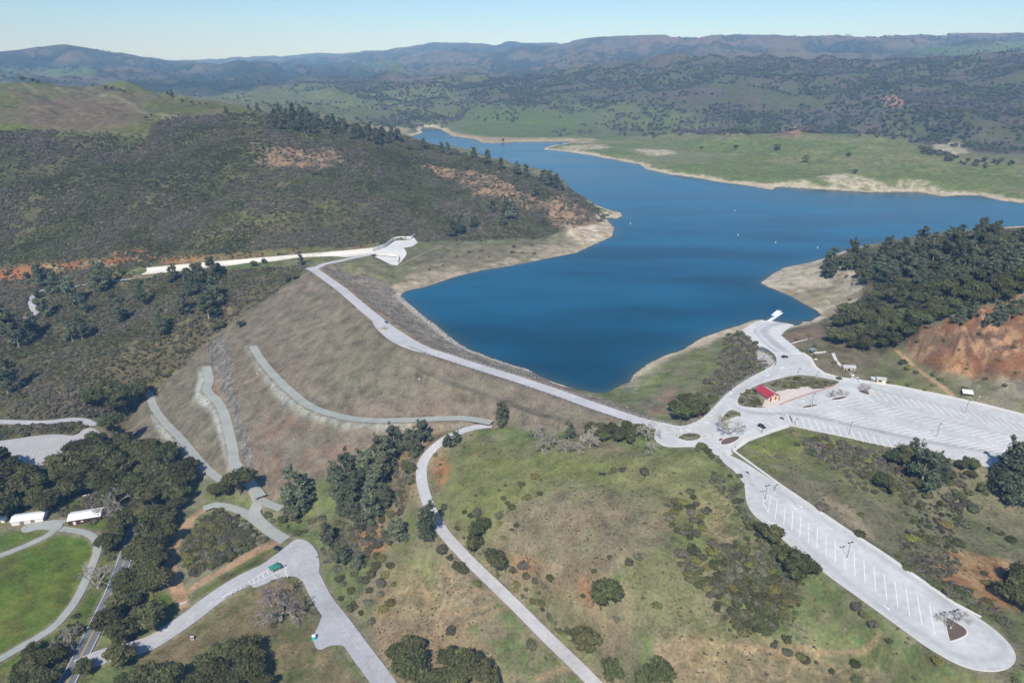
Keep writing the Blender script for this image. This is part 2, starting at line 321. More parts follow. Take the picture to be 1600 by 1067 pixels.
# level the land along the roads
def level(c, hw, shoulder=3.0, drop=.3):
    global Z
    D, ZZ = polydist(X, Y, c, hw+shoulder+14)
    far_ = np.where(Y > 500, 1.6, 1.0)
    a = 1-sst(hw+1.2*far_, hw+shoulder+5*far_, D)
    Z = Z*(1-a)+(ZZ-drop)*a
for r in ROADS: level(r['c'], r['w']/2)
LOTPX = [(1030,661),(1045,664),(1067,667),(1084,661),(1096,655),(1111,642),(1122,630),(1133,618),(1150,604),(1176,588),(1200,576),(1211,568),(1213,561),(1206,552),(1253,553),(1266,562),(1272,575),(1286,585),(1313,592),(1333,595),(1366,600),(1400,605),(1466,618),(1533,633),(1600,650),(1750,686),(1900,722),(1900,815),(1750,778),(1600,741),(1500,719),(1450,708),(1362,692),(1325,683),(1280,674),(1259,670),(1231,663),(1205,671),(1167,685),(1143,699),(1141,704),(1146,711),(1116,711),(1111,700),(1084,697),(1049,698),(1034,696),(1020,684)]
STRIPPX = [(1116,711),(1146,711),(1216,758),(1309,821),(1386,871),(1489,944),(1533,968),(1566,994),(1586,1018),(1586,1036),(1566,1048),(1533,1048),(1499,1039),(1449,1011),(1399,974),(1349,938),(1279,888),(1233,851),(1199,821),(1166,794),(1164,748)]
TURNPX = [(583,494),(581,505),(592,518),(606,530),(625,541),(650,550),(670,552),(660,540),(625,520),(600,502)]
PLAZAPX = [(385,893),(405,885),(428,868),(442,858),(462,841),(480,844),(494,858),(500,876),(498,898),(510,930),(488,930),(478,912),(462,899),(436,902),(405,917),(392,918)]
PULLPX = [(498,976),(492,988),(488,1000),(497,1022),(518,1010),(545,1014),(572,1030),(575,1010),(540,960),(508,940)]
LPARKPX = [(8,688),(60,680),(92,678),(118,682),(133,668),(152,670),(168,688),(160,694),(140,688),(118,694),(106,702),(112,714),(86,722),(50,731),(0,742),(-60,748),(-60,696)]
BARNYARD = [(30,826),(45,817),(70,814),(92,811),(100,818),(92,830),(60,826),(38,834)]
def polyw(px, z): return np.array([plane(a, b, z) for a, b in px])
def smoothpoly(w, it=2):
    w = np.asarray(w)
    for _ in range(it):
        q = .75*w+.25*np.roll(w, -1, 0); r = .25*w+.75*np.roll(w, -1, 0); w = np.stack([q, r], 1).reshape(-1, 2)
    return w
LZ = 12.05
LOTS = [dict(name='parking_lot', px=LOTPX, z=LZ, col='lot'), dict(name='parking_lot', px=STRIPPX, z=LZ, col='lot'),
        dict(name='road', px=TURNPX, z=LZ, col='concrete')]
x_, y_, zpl = hit([470], [875]); x_, y_, zpu = hit([508], [1003]); x_, y_, zlp = hit([60], [700]); x_, y_, zby = hit([70], [820])
LOTS += [dict(name='road', px=PLAZAPX, z=zP+.02, col='asphalt'), dict(name='road', px=PULLPX, z=float(zpu[0])+.45, col='asphalt', follow=(11,)),
         dict(name='parking_lot', px=LPARKPX, z=float(zlp[0])+.3, col='lotgrey'), dict(name='gravel_road', px=BARNYARD, z=float(zby[0])+.3, col='gravel')]
for L in LOTS:
    w = smoothpoly(polyw(L['px'], L['z']), 2); L['w'] = w
    D, _z = polydist(X, Y, w, 24, True); I = inpoly(X, Y, w)
    sd = np.where(I, -np.minimum(D, 24), np.minimum(D, 24)); a = 1-sst(2.0, 9, sd)
    if 'follow' in L:
        def fz(x, y):
            best = np.full(x.shape, 1e9); zz = np.full(x.shape, L['z'])
            for k in L['follow']:
                d_, z_ = polydist(x, y, ROADS[k]['c'], 60); b_ = d_ < best; best = np.where(b_, d_, best); zz = np.where(b_, z_, zz)
            return zz
        L['w'] = np.c_[L['w'][:, :2], fz(L['w'][:, 0].copy(), L['w'][:, 1].copy())+.11]; q_ = a > 0; zq = Z[q_]; zq = zq*(1-a[q_])+(fz(X[q_], Y[q_])-.35)*a[q_]; Z[q_] = zq
    else: Z = Z*(1-a)+(L['z']-.35)*a
    L['mask'] = I
# boat ramp
RAMP = [((1206,552),12.05),((1253,553),12.05),((1236,538),8.6),((1219,524),5.0),((1226,516),2.6),((1243,505),-.7),((1219,500.5),-.7),((1199,497.5),-.7),((1179,504),1.2),((1161,516),3.6),((1178,533),7.5),((1191,544),9.8)]
rw = np.array([(*plane(a, b, z), z) for (a, b), z in RAMP])
D, _z = polydist(X, Y, rw, 20, True); I = inpoly(X, Y, rw[:, :2])
# plane-ish blend of the corner heights
dd = np.zeros(X.shape); ww = np.zeros(X.shape); mk = (D < 12) | I
for p in catmull(list(rw)+[rw[0]], 6):
    q = 1/((X[mk]-p[0])**2+(Y[mk]-p[1])**2+3)**1.3; dd[mk] += q*p[2]; ww[mk] += q
rz = np.where(mk, dd/np.maximum(ww, 1e-9), 0)
sd = np.where(I, -D, D); a = (1-sst(1, 9, sd))*mk
RAMPZ = np.where(mk, rz, Z); Z = Z*(1-a)+(rz-.3)*a
RAMPM = I
# spillway: chute floor and the basin at its head
CHUTEPX = [(226,426),(300,419),(380,412),(440,407),(500,402),(550,398),(585,394)]
cz = [-9.5,-5.5,0.5,5.5,9,10.5,11]
CH = catmull([(*plane(a, b, z), z) for (a, b), z in zip(CHUTEPX, cz)], 5)
level(CH, 6.5, 1.5, .4)
BASINPX = [(577,394),(602,386),(617,376),(642,374),(647,371),(653,379),(646,384),(631,387),(635,397),(628,408),(621,414),(611,413),(587,401)]
BW = polyw(BASINPX, 8.0)
D, _z = polydist(X, Y, BW, 20, True); I = inpoly(X, Y, BW); sd = np.where(I, -np.minimum(D, 20), np.minimum(D, 20)); a = 1-sst(.5, 7, sd)
Z = Z*(1-a)+7.2*a

# ------------------------------------------------------------------ land cover
PX, PY, DEP = proj(X, Y, Z)
jx = (fbm(X, Y, 22, 4, 51)-.5); jy = (fbm(X, Y, 22, 4, 61)-.5)
def _d(): pass
def lin(c):
    c = np.array(c)/255.; return np.where(c <= .04045, c/12.92, ((c+.055)/1.055)**2.4)
KA = .70; SAT = .95
C = np.zeros(X.shape+(3,), np.float32)
n1 = fbm(X, Y, 60, 5, 71); n2 = fbm(X, Y, 9, 4, 81); n3 = fbm(X, Y, 3.2, 3, 91); n4 = fbm(X, Y, 400, 5, 101)
def blur(m, k):
    if k <= 0: return m
    m = m.astype(np.float32)
    for _ in range(2):
        for ax in (0, 1):
            s = np.cumsum(np.pad(m, [(k+1, k) if i == ax else (0, 0) for i in range(2)], mode='edge'), axis=ax, dtype=np.float64)
            m = ((s[2*k+1:] if ax == 0 else s[:, 2*k+1:])-(s[:-2*k-1] if ax == 0 else s[:, :-2*k-1]))/(2*k+1)
            m = m.astype(np.float32)
    return m
def zone(poly, ja=8, soft=1, dmin=0, dmax=1e9):
    p = np.array(poly, float); lo = p.min(0)-20-ja; hi = p.max(0)+20+ja; out = np.zeros(X.shape, np.float32)
    b = (PXs > lo[0]) & (PXs < hi[0]) & (PYs > lo[1]) & (PYs < hi[1]) & (Ys > dmin*.95-5) & (Ys < dmax*1.05+5)
    rr = np.nonzero(b.any(1))[0]; cc = np.nonzero(b.any(0))[0]
    if len(rr) == 0: return out
    q = (slice(max(rr[0]*6-12, 0), rr[-1]*6+14), slice(max(cc[0]*6-12, 0), cc[-1]*6+14))
    m = inpoly(PX[q]+jx[q]*ja*2, PY[q]+jy[q]*ja, poly) & (Y[q] > dmin) & (Y[q] < dmax)
    out[q] = blur(m, soft); return out
PXs = PX[::6, ::6]; PYs = PY[::6, ::6]; Ys = Y[::6, ::6]
ROCKZ = [[(395,248),(425,232),(480,222),(530,236),(545,252),(500,264),(440,262),(405,258)], [(655,256),(700,260),(760,272),(832,302),(866,322),(826,330),(790,318),(740,302),(690,278)], [(845,312),(880,303),(915,328),(945,342),(962,352),(955,372),(915,352),(890,366),(862,352)]]
CLP = [(1408,545),(1430,515),(1470,505),(1540,478),(1600,462),(2100,470),(2100,600),(1600,590),(1560,600),(1520,596),(1460,582),(1430,566)]
rm_ = sum(zone(g_, 6, 4) for g_ in ROCKZ)*sst(8, 20, SD); Z = Z-(fbm(X, Y, 34, 4, 211, True)-.6)*16*rm_
rm_ = zone(CLP, 6, 6, 300, 800); Z = Z-(fbm(X*1.5, Y*.6, 22, 4, 221, True)-.6)*17*rm_
rm_ = zone([(800,868),(870,882),(940,895),(960,935),(900,950),(840,905)], 6, 4, 0, 420); Z = Z-(fbm(X, Y, 12, 3, 231, True)-.6)*4*rm_
def paint(m, ca, cb=None, nz=None, lo=.4, hi=.6, k=1.0):
    rr = np.nonzero((m > 0).any(1))[0]; cc = np.nonzero((m > 0).any(0))[0]
    if len(rr) == 0: return
    q = (slice(rr[0], rr[-1]+1), slice(cc[0], cc[-1]+1)); m = (m[q]*k)[..., None].astype(np.float32); ca = lin(ca)*KA
    if cb is not None:
        t = sst(lo, hi, nz[q])[..., None]; col = ca*(1-t)+lin(cb)*KA*t
    else: col = ca
    C[q] = C[q]*(1-m)+col*m
mix = .5*n1+.3*n2+.2*n3
paint(np.ones(X.shape), (138,134,104), (116,128,84), mix, .42, .58)
# far ranges and middle hills
FARM = sst(3300, 3900, Y)
mid = sst(1500, 1700, Y)*(1-FARM)
paint(mid, (118,128,78), (128,122,92), .6*n4+.4*n1, .42, .6)
paint(FARM, (116,104,76), (92,94,66), .5*n4+.5*n1, .4, .6)
paint(FARM*sst(.50, .58, .5*n4+.3*n1+.2*fbm(X, Y, 330, 5, 21, True)), (50,58,40), k=.6)
paint(FARM*sst(.60, .70, FN1*.55+FN2*.45), (46,56,36), k=.85)
redz = zone([(1000,48),(2100,44),(2100,80),(1000,86)], 6, 3, 5800)
paint(redz, (134,102,78), (118,104,80), n4, .4, .6, .5)
grn = zone([(330,150),(420,138),(500,128),(560,132),(660,135),(740,125),(900,110),(1100,120),(1100,200),(1000,215),(600,225),(560,195),(420,170)], 8, 3, 1700, 3700)
paint(grn, (118,128,82), (110,118,76), n1, .35, .6, .9)
for g in ([(735,165),(770,165),(870,175),(930,170),(900,200),(880,222),(740,222),(730,200)], [(0,104),(30,112),(60,118),(0,122)], [(1400,80),(1500,72),(1600,66),(2100,60),(2100,78),(1600,80),(1500,90)], [(60,108),(150,106),(145,116),(90,122),(60,120)], [(560,95),(640,100),(640,110),(560,108)]):
    paint(zone(g, 5, 2, 1700), (104,128,70), (110,126,76), n1, .4, .6, .8)
OAKP = [(700,140),(760,122),(880,112),(1000,95),(1130,84),(1250,80),(1400,85),(1520,86),(1600,75),(2100,70),(2100,290),(1600,250),(1500,232),(1400,214),(1250,206),(1150,200),(1080,178),(980,160),(860,165),(760,160)]
oakz = zone(OAKP, 10, 3, 1600, 3700)
paint(oakz, (94,98,70), (104,94,84), n1, .4, .6, .85)
PENP = [(860,232),(960,214),(1066,211),(1170,211),(1316,210),(1380,216),(1440,228),(1500,245),(1600,258),(2100,290),(2100,335),(1600,325),(1400,305),(1200,300),(1000,262)]
penz = zone(PENP, 3, 1, 1000, 2300)
paint(penz, (118,132,78), (134,138,96), .5*n1+.5*fbm(X, Y, 90, 4, 5), .42, .6)
# left hill
HILLT = [(-600,120),(0,126),(140,131),(250,148),(400,172),(412,192),(330,180),(250,190),(228,212),(120,210),(0,205),(-600,215)]
ht = zone(HILLT, 3, 2, 800, 2400)
SCRUB1 = [(-600,215),(0,205),(120,208),(225,214),(250,188),(330,182),(408,178),(520,190),(620,212),(680,228),(780,258),(900,302),(950,345),(900,350),(850,372),(760,376),(660,378),(620,372),(560,388),(440,398),(230,418),(0,440),(-600,450)]
sc1 = zone(SCRUB1, 6, 1, 640, 2400)
paint(sc1, (90,95,63), (112,108,76), .5*n1+.2*n2+.3*fbm(X, Y, 120, 3, 55), .42, .6)
paint(sc1, (116,124,74), k=.6*1.0) if False else paint(sc1*sst(.56, .66, fbm(X, Y, 90, 4, 57)), (122,126,76), (136,120,92), n2, .45, .6, .55)
paint(ht, (108,114,68), (122,116,84), .6*n1+.4*fbm(X, Y, 200, 3, 8), .42, .62)
paint(zone([(30,160),(90,150),(200,158),(235,180),(180,205),(60,205),(30,190)], 8, 5, 900, 2400), (128,112,92), None, None, k=.8)
paint(zone([(-100,190),(0,192),(80,206),(200,208),(228,213),(120,212),(0,206),(-100,208)], 3, 2, 900, 2000), (112,128,66), k=.8)
def trail(px, w, col, ja=0, k=.9, z=None):
    a = np.array(px, float)
    if z is None: x, y, zz = hit(a[:, 0], a[:, 1])
    else: x, y = plane(a[:, 0], a[:, 1], z)
    c = catmull(list(zip(x, y)), 6)
    D, _z = polydist(X, Y, c, w*2+6)
    m = 1-sst(w*.35, w*.75+1, D+jx*ja); paint(m, col, k=k)
trail([(0,131),(40,133),(90,138),(120,143),(165,150),(200,160),(215,172),(250,178),(290,186)], 7, (142,140,112), k=.8)
trail([(210,175),(180,183),(150,198),(120,206)], 5, (140,128,102), k=.6)
SCRUB2 = [(-600,450),(0,440),(100,425),(230,430),(340,424),(470,416),(478,424),(420,464),(365,500),(280,580),(232,618),(205,640),(170,650),(0,650),(-600,650)]
sc2 = zone(SCRUB2, 4, 1, 350, 1000)
paint(sc2, (96,98,64), (120,110,80), mix, .4, .6)
GORGE = [(-120,640),(0,650),(210,640),(190,690),(300,745),(240,830),(200,900),(150,920),(160,830),(60,790),(0,810),(-600,830),(-600,640)]
paint(zone(GORGE, 4, 1), (92,96,62), (116,106,78), mix, .4, .6)
# bare earth and rock
OR = (176,120,76); ORL = (200,168,124)
for g, kk in (([(395,248),(425,232),(480,222),(530,236),(545,252),(500,264),(440,262),(405,258)], .85), ([(655,256),(700,260),(760,272),(832,302),(866,322),(826,330),(790,318),(740,302),(690,278)], .95),
          ([(845,312),(880,303),(915,328),(945,342),(962,352),(955,372),(915,352),(890,366),(862,352)], .95), ([(1205,214),(1225,200),(1250,194),(1258,204),(1245,216)], .95)):
    paint(zone(g, 4, 1), (182,150,116), (118,104,86), .4*n2+.6*n3, .42, .54, kk)
for g in ([(-600,440),(0,422),(60,412),(160,404),(252,398),(230,410),(120,420),(60,430),(0,440),(-600,460)], [(252,402),(380,400),(470,396),(450,402),(330,408),(250,414)], [(520,392),(560,386),(592,380),(585,387),(550,394)], [(170,392),(230,388),(225,394),(180,398)]):
    paint(zone(g, 5, 1, 500, 1100), (188,122,78), (170,150,112), n2, .45, .6, .9)
paint(zone([(1370,152),(1405,150),(1420,160),(1400,168),(1375,162)], 3, 1, 1500), (180,140,112))
for g in ([(1275,275),(1320,272),(1370,280),(1408,298),(1370,300),(1310,295)], [(1410,278),(1440,282),(1480,300),(1500,306),(1440,302),(1400,290)], [(990,232),(1050,236),(1060,242),(1010,244)], [(1190,290),(1260,282),(1270,292),(1200,298)], [(870,228),(940,226),(960,232),(900,236)], [(1450,222),(1500,222),(1515,240),(1470,242)]):
    paint(zone(g, 5, 1, 1000, 2300), (216,202,170), (164,158,120), n2, .5, .62, .85)
# shores
ring = (1-sst(9, 20, SD*(1-.25*np.clip((900-Y)/500, 0, 1))+(n2-.5)*14+(n1-.5)*16))*(SD > -50)*(Y > 420)
paint(ring*(sdam < 0), (222,208,178), (204,188,156), n3, .4, .6)
draw = [[(612,452),(640,425),(690,395),(760,385),(850,385),(900,352),(955,352),(965,360),(950,380),(850,410),(750,428),(660,455),(625,466)],
        [(1180,442),(1230,410),(1300,398),(1352,420),(1358,462),(1310,492),(1285,505),(1240,505),(1230,460)],
        [(560,195),(640,200),(640,215),(590,206)], [(672,196),(700,206),(760,215),(930,216),(930,224),(760,228),(700,215)]]
paint(zone(draw[0], 8, 2, 550), (186,172,144), (150,140,112), .5*n1+.5*n2, .44, .58, .9)
paint(zone(draw[1], 6, 2, 300), (206,194,168), (166,154,124), .5*n1+.5*n2, .44, .58, .95)
paint(zone([(880,350),(945,350),(960,362),(950,380),(905,382),(890,366)], 5, 1), (226,212,184), (200,176,140), n2, .4, .6, .9)
for g in draw[2:]: paint(zone(g, 4, 1, 1500), (190,170,135), k=.8)
paint(zone([(625,400),(700,392),(850,374),(860,380),(760,400),(690,408),(640,415)], 4, 1), (118,112,88), (140,132,104), n2, k=.8)
# dam faces
up = (sdam > -1)*(~downstream(X, Y))*(Y < 900)
dn = blur((dIn & downstream(X, Y)).astype(np.float32), 1)
paint(dn, (142,128,110), (132,125,104), .7*n1+.3*n2, .36, .64)
paint(dn*zone([(500,440),(620,545),(760,600),(640,640),(520,600),(440,500)], 12, 6), (140,133,110), (130,128,100), n1, .3, .6, .55)
paint(dn*sst(.52, .66, n1*.6+n3*.4), (148,130,114), k=.35)
paint(dn*zone([(395,640),(450,650),(540,680),(600,680),(580,715),(500,745),(420,765),(390,720)], 10, 4), (146,118,96), (138,128,110), n2, .42, .6, .55)
paint(dn*zone([(230,615),(320,560),(345,640),(350,740),(300,740),(200,680)], 8, 3), (140,132,112), (124,120,96), n2, .44, .6, .8)
paint(dn*zone([(318,535),(345,520),(362,560),(372,620),(385,680),(400,745),(385,750),(362,690),(345,620)], 4, 1), (148,144,134), (112,108,98), n3, .45, .56, .9)
paint(zone([(328,590),(336,580),(342,610),(352,625),(372,700),(380,740),(368,720),(352,650),(338,625)], 2, 1, 300, 700)*dn, (176,142,110), k=.8)
U = blur(up.astype(np.float32), 1)
paint(U, (160,150,132), (136,127,110), n3, .4, .6)
cD = np.zeros(X.shape)+99; q = Y < 900; cD[q] = crest_sd(X[q], Y[q])
paint(U*(1-sst(9, 14, cD)), (152,134,112))
paint(U*(1-sst(3.0, 7.5, np.abs(SD))), (206,200,186), k=.95)
FILL = (190,192,180)
paint(zone([(384,540),(396,536),(430,592),(470,628),(520,648),(620,660),(770,662),(700,668),(620,672),(540,668),(480,652),(440,628),(410,590)], 2, 1, 250, 700), FILL, (160,160,142), n3, .4, .6, .9)
paint(zone([(300,625),(312,578),(322,568),(324,605),(338,628),(352,660),(362,720),(372,742),(358,742),(345,690),(330,645),(315,632)], 2, 1, 250, 700), FILL, k=.9)
paint(zone([(228,612),(236,612),(252,655),(296,708),(345,752),(325,750),(280,708),(242,668)], 2, 1, 250, 700), FILL, k=.9)
# knoll, meadows and slopes in front
MEAD = [(690,690),(760,676),(880,690),(1040,700),(1110,715),(1160,790),(1165,800),(1230,860),(1400,985),(1500,1045),(1600,1067),(1600,1400),(600,1400),(620,1060),(560,960),(520,880),(520,800),(600,700),(650,700)]
paint(zone(MEAD, 4, 2, 0, 420), (146,134,104), (118,128,86), mix, .43, .57)
for g, kk in (([(740,690),(860,700),(960,716),(1090,712),(1140,760),(1160,850),(1080,840),(960,760),(860,760),(780,800),(760,860),(700,830),(690,740)], .9), ([(620,870),(680,860),(690,960),(640,980),(600,930)], .8), ([(980,860),(1090,850),(1110,960),(1040,1010),(990,960)], .5), ([(1080,980),(1160,960),(1160,1020),(1090,1040)], .7)):
    paint(zone(g, 12, 5, 0, 420), (128,140,78), (142,140,88), n2*.5+n1*.5, .42, .56, kk*.85)
paint(zone([(880,790),(960,770),(1060,790),(1040,840),(960,890),(880,850)], 14, 4, 0, 420), (152,134,106), k=.5)
for g in ([(800,870),(870,885),(930,880),(960,960),(1000,1010),(960,1040),(880,960),(830,915)], [(680,640),(720,660),(700,700),(640,800),(600,870),(560,800),(600,700)], [(1060,990),(1230,1000),(1400,1067),(1200,1100),(1000,1067)], [(610,880),(660,900),(700,960),(750,1000),(800,1067),(600,1067),(580,960)], [(1430,880),(1560,860),(1600,900),(1600,960),(1520,950),(1440,910)], [(1210,730),(1290,740),(1330,790),(1260,780)]):
    paint(zone(g, 12, 3, 0, 420), (160,136,106), (170,138,104), n2, .45, .6, .55)
for g in ([(900,905),(945,920),(940,940),(905,930)], [(800,870),(840,880),(830,895),(800,885)], [(560,830),(590,820),(600,860),(570,870)], [(690,710),(700,730),(685,770),(678,740)], [(1470,880),(1510,870),(1530,890),(1490,895)], [(1560,890),(1600,900),(1600,920),(1570,910)], [(1215,735),(1270,745),(1290,760),(1230,760)]):
    paint(zone(g, 8, 2, 0, 420), (190,128,82), k=.8)
for px in ([(700,960),(708,925),(705,900),(690,885)], [(680,975),(710,960),(770,945)], [(650,1000),(700,985),(740,970),(790,950)], [(700,960),(670,935),(660,915)], [(710,925),(740,920),(770,930)], [(1080,1000),(1150,1010),(1250,1020)], [(1250,1010),(1310,1020),(1370,1000)], [(840,1060),(900,1040)],
           [(1100,790),(1130,800),(1110,830),(1150,840)], [(1340,770),(1390,800),(1400,850),(1390,900)], [(300,455),(325,463),(345,478),(366,491),(352,504),(334,515)], [(40,600),(80,612),(120,618),(140,640)], [(1540,770),(1550,800),(1530,850)], [(362,608),(400,590),(440,575)]):
    trail(px, 1.0, (176,150,110), ja=1.5, k=.7)
def cells(sz, q):
    x_ = X[q]/sz+(n2[q]-.5)*.8; y_ = Y[q]/sz+(n3[q]-.5)*.3; ix = np.floor(x_); iy = np.floor(y_); d1 = np.full(x_.shape, 9.); d2 = d1.copy()
    for a in (-1, 0, 1):
        for b in (-1, 0, 1):
            cx, cy = (ix+a).astype(np.int64), (iy+b).astype(np.int64); d = np.hypot(cx+_hash(cx, cy, 5)-x_, cy+_hash(cx, cy, 6)-y_); d2 = np.where(d < d1, d1, np.minimum(d2, d)); d1 = np.minimum(d1, d)
    return 1-sst(.04, .16, d2-d1)
for g, sz, kk in (([(1090,765),(1160,765),(1175,830),(1140,860),(1100,845),(1085,800)], 7, .75), ([(630,880),(760,900),(770,985),(640,1005),(620,940)], 11, .6), ([(1040,980),(1240,1000),(1390,1030),(1380,1067),(1000,1067)], 10, .5), ([(1290,760),(1420,770),(1420,860),(1340,840)], 9, .5), ([(800,930),(880,960),(960,1040),(880,1010)], 9, .4)):
    m = zone(g, 12, 3, 0, 420); q = np.nonzero(m > .02); w_ = np.zeros(X.shape, np.float32); w_[q] = cells(sz, q)*m[q]; paint(w_, (184,162,124), k=kk)
LLOW = [(300,965),(430,905),(470,905),(498,985),(540,1040),(590,1090),(200,1200),(215,1030)]
paint(zone(LLOW, 4, 2, 0, 330), (112,116,72), (134,120,86), mix, .42, .56)
paint(zone([(285,945),(430,875),(440,862),(430,850),(330,910)], 2, 1, 0, 330), (112,124,66), (128,118,80), n2, .45, .6)
LAWN = [(-600,880),(0,872),(90,836),(146,842),(148,862),(118,930),(98,958),(70,982),(0,1022),(-600,1200)]
paint(zone(LAWN, 2, 1, 0, 400), (98,122,46), (112,118,60), n1*.6+n2*.4, .42, .62)
paint(zone([(36,915),(52,912),(56,922),(40,926)], 8, 3, 0, 400), (128,118,76), k=.6); paint(zone([(0,935),(60,930),(90,900),(110,870),(125,880),(100,950),(40,985),(0,1000)], 14, 8, 0, 400), (122,122,68), k=.45)
for g in ([(-600,840),(0,832),(70,828),(85,826),(40,848),(0,862),(-600,875)], [(105,816),(160,806),(165,826),(100,826)], [(90,780),(160,765),(165,790),(105,795)], [(150,860),(165,850),(190,890),(150,970),(100,1010),(0,1067),(-200,1100),(0,1035),(80,988),(128,930)], [(200,935),(240,915),(282,945),(278,960),(230,950)]):
    paint(zone(g, 3, 1, 0, 400), (96,120,50), (116,122,72), n2, .42, .6, .95)
# right side
RS = [(1150,700),(1230,668),(1420,706),(1600,748),(2100,830),(2100,1400),(1600,1067),(1560,975),(1480,930),(1216,750)]
paint(zone(RS, 3, 1, 0, 420), (136,130,100), (118,122,84), mix, .43, .57)
paint(zone([(1150,702),(1228,668),(1300,678),(1340,690),(1280,700),(1200,730)], 4, 2, 0, 420), (124,136,72), (134,130,86), n2, .42, .6, .9)
paint(zone([(1440,880),(1490,860),(1600,880),(1600,950),(1560,945),(1480,925)], 10, 2, 0, 420), (196,160,112), (180,130,86), n2, .42, .58, .9)
paint(zone([(1290,770),(1340,800),(1370,850),(1300,810)], 6, 2, 0, 420), (172,156,126), k=.8)
UPR = [(1010,640),(1040,560),(1160,516),(1182,540),(1208,572),(1150,600),(1095,652),(1060,665)]
paint(zone(UPR, 4, 2, 250, 700), (146,138,108), (128,132,90), mix, .44, .6)
paint(zone([(1000,640),(1050,600),(1060,630),(1020,655)], 6, 2, 250, 700), (160,132,104), (150,146,128), n2, .44, .6, .8)
paint(zone([(960,607),(1040,562),(1060,590),(1000,625)], 5, 2, 250, 700), (118,132,80), (150,148,122), n2, .5, .62, .8)
paint(zone([(1181,545),(1206,556),(1210,570),(1196,580),(1184,562)], 2, 0, 250, 700), (222,220,212), (180,176,166), n3, .4, .6)
RR = [(1220,524),(1260,508),(1300,500),(1360,540),(1480,610),(1600,650),(1500,626),(1400,606),(1330,592),(1280,582),(1260,556)]
paint(zone(RR, 3, 1, 250, 700), (134,122,98), (122,126,84), mix, .42, .58)
paint(zone([(1220,524),(1260,508),(1310,508),(1290,525),(1240,545)], 4, 1, 250, 700), (150,126,104), k=.8)
HR = [(1290,405),(1350,385),(1450,362),(1600,355),(2100,355),(2100,470),(1600,468),(1500,485),(1430,500),(1400,552),(1290,545),(1280,500),(1345,470),(1350,430)]
paint(zone(HR, 4, 1, 350, 1000), (112,108,78), (134,122,94), n2, .42, .6)
CL = [(1408,545),(1430,515),(1470,505),(1540,478),(1600,462),(2100,470),(2100,600),(1600,590),(1560,600),(1520,596),(1460,582),(1430,566)]
paint(zone(CL, 6, 1, 300, 800), (150,102,68), (138,106,80), .5*n2+.5*n3, .42, .58)
paint(zone(CL, 6, 1, 300, 800)*sst(.5, .6, fbm(X, Y, 14, 4, 58)), (126,104,84), (190,150,112), n3, .4, .6, .8)
paint(zone([(1430,520),(1470,510),(1500,530),(1480,550),(1440,545)], 5, 1, 300, 800), (140,116,90), (112,92,72), n3, .4, .6, .8)
paint(zone([(1470,570),(1500,560),(1540,575),(1520,592),(1480,585)], 5, 1, 300, 800), (186,140,90), k=.6)
paint(zone([(1460,585),(1520,598),(1600,592),(2100,610),(2100,680),(1600,648),(1540,634),(1500,622)], 4, 1, 300, 800), (146,138,116), (128,126,94), n2, .44, .58)
paint(zone([(1570,470),(1600,455),(1640,460),(1640,500),(1580,490)], 4, 1, 300, 800), (176,140,104), k=.7)
paint(zone([(1570,385),(1590,375),(1600,372),(1600,380),(1580,400)], 3, 1), (190,172,140), k=.9)
# earth beside the crest road and lots
for L in LOTS[:2]:
    D, _z = polydist(X, Y, L['w'], 8, True)
    paint((1-sst(1.0, 2.6, D+(n2-.5)*2))*(~L['mask']), (152,140,116), k=.55)
for r in ROADS:
    D, _z = polydist(X, Y, r['c'], r['w']/2+7); dmid = r['w']/2
    if r['name'] == 'dirt_road': paint((1-sst(dmid-1.2, dmid+.6, D+(n2-.5)*3))*np.minimum(1, .75+.5*fbm(X, Y, 6, 3, 402)), (190,156,118)); continue
    paint((1-sst(dmid+.6, dmid+2.4, D+(n2-.5)*2.5)), (158,142,116), k=.6)
paint((lIn & (SD < -1)).astype(np.float32), (60,70,62))
C *= (.76+.30*n3+.18*fbm(X, Y, 1.3, 2, 93)*sst(700, 350, Y))[..., None]
lum = C@np.array([.3, .55, .15], np.float32); C = lum[..., None]*(1-SAT)+C*SAT
C = np.clip(C, .005, .8)
VEG = sst(.98, 1.12, C[..., 1]/C[..., 0])*(1-dn*.9)
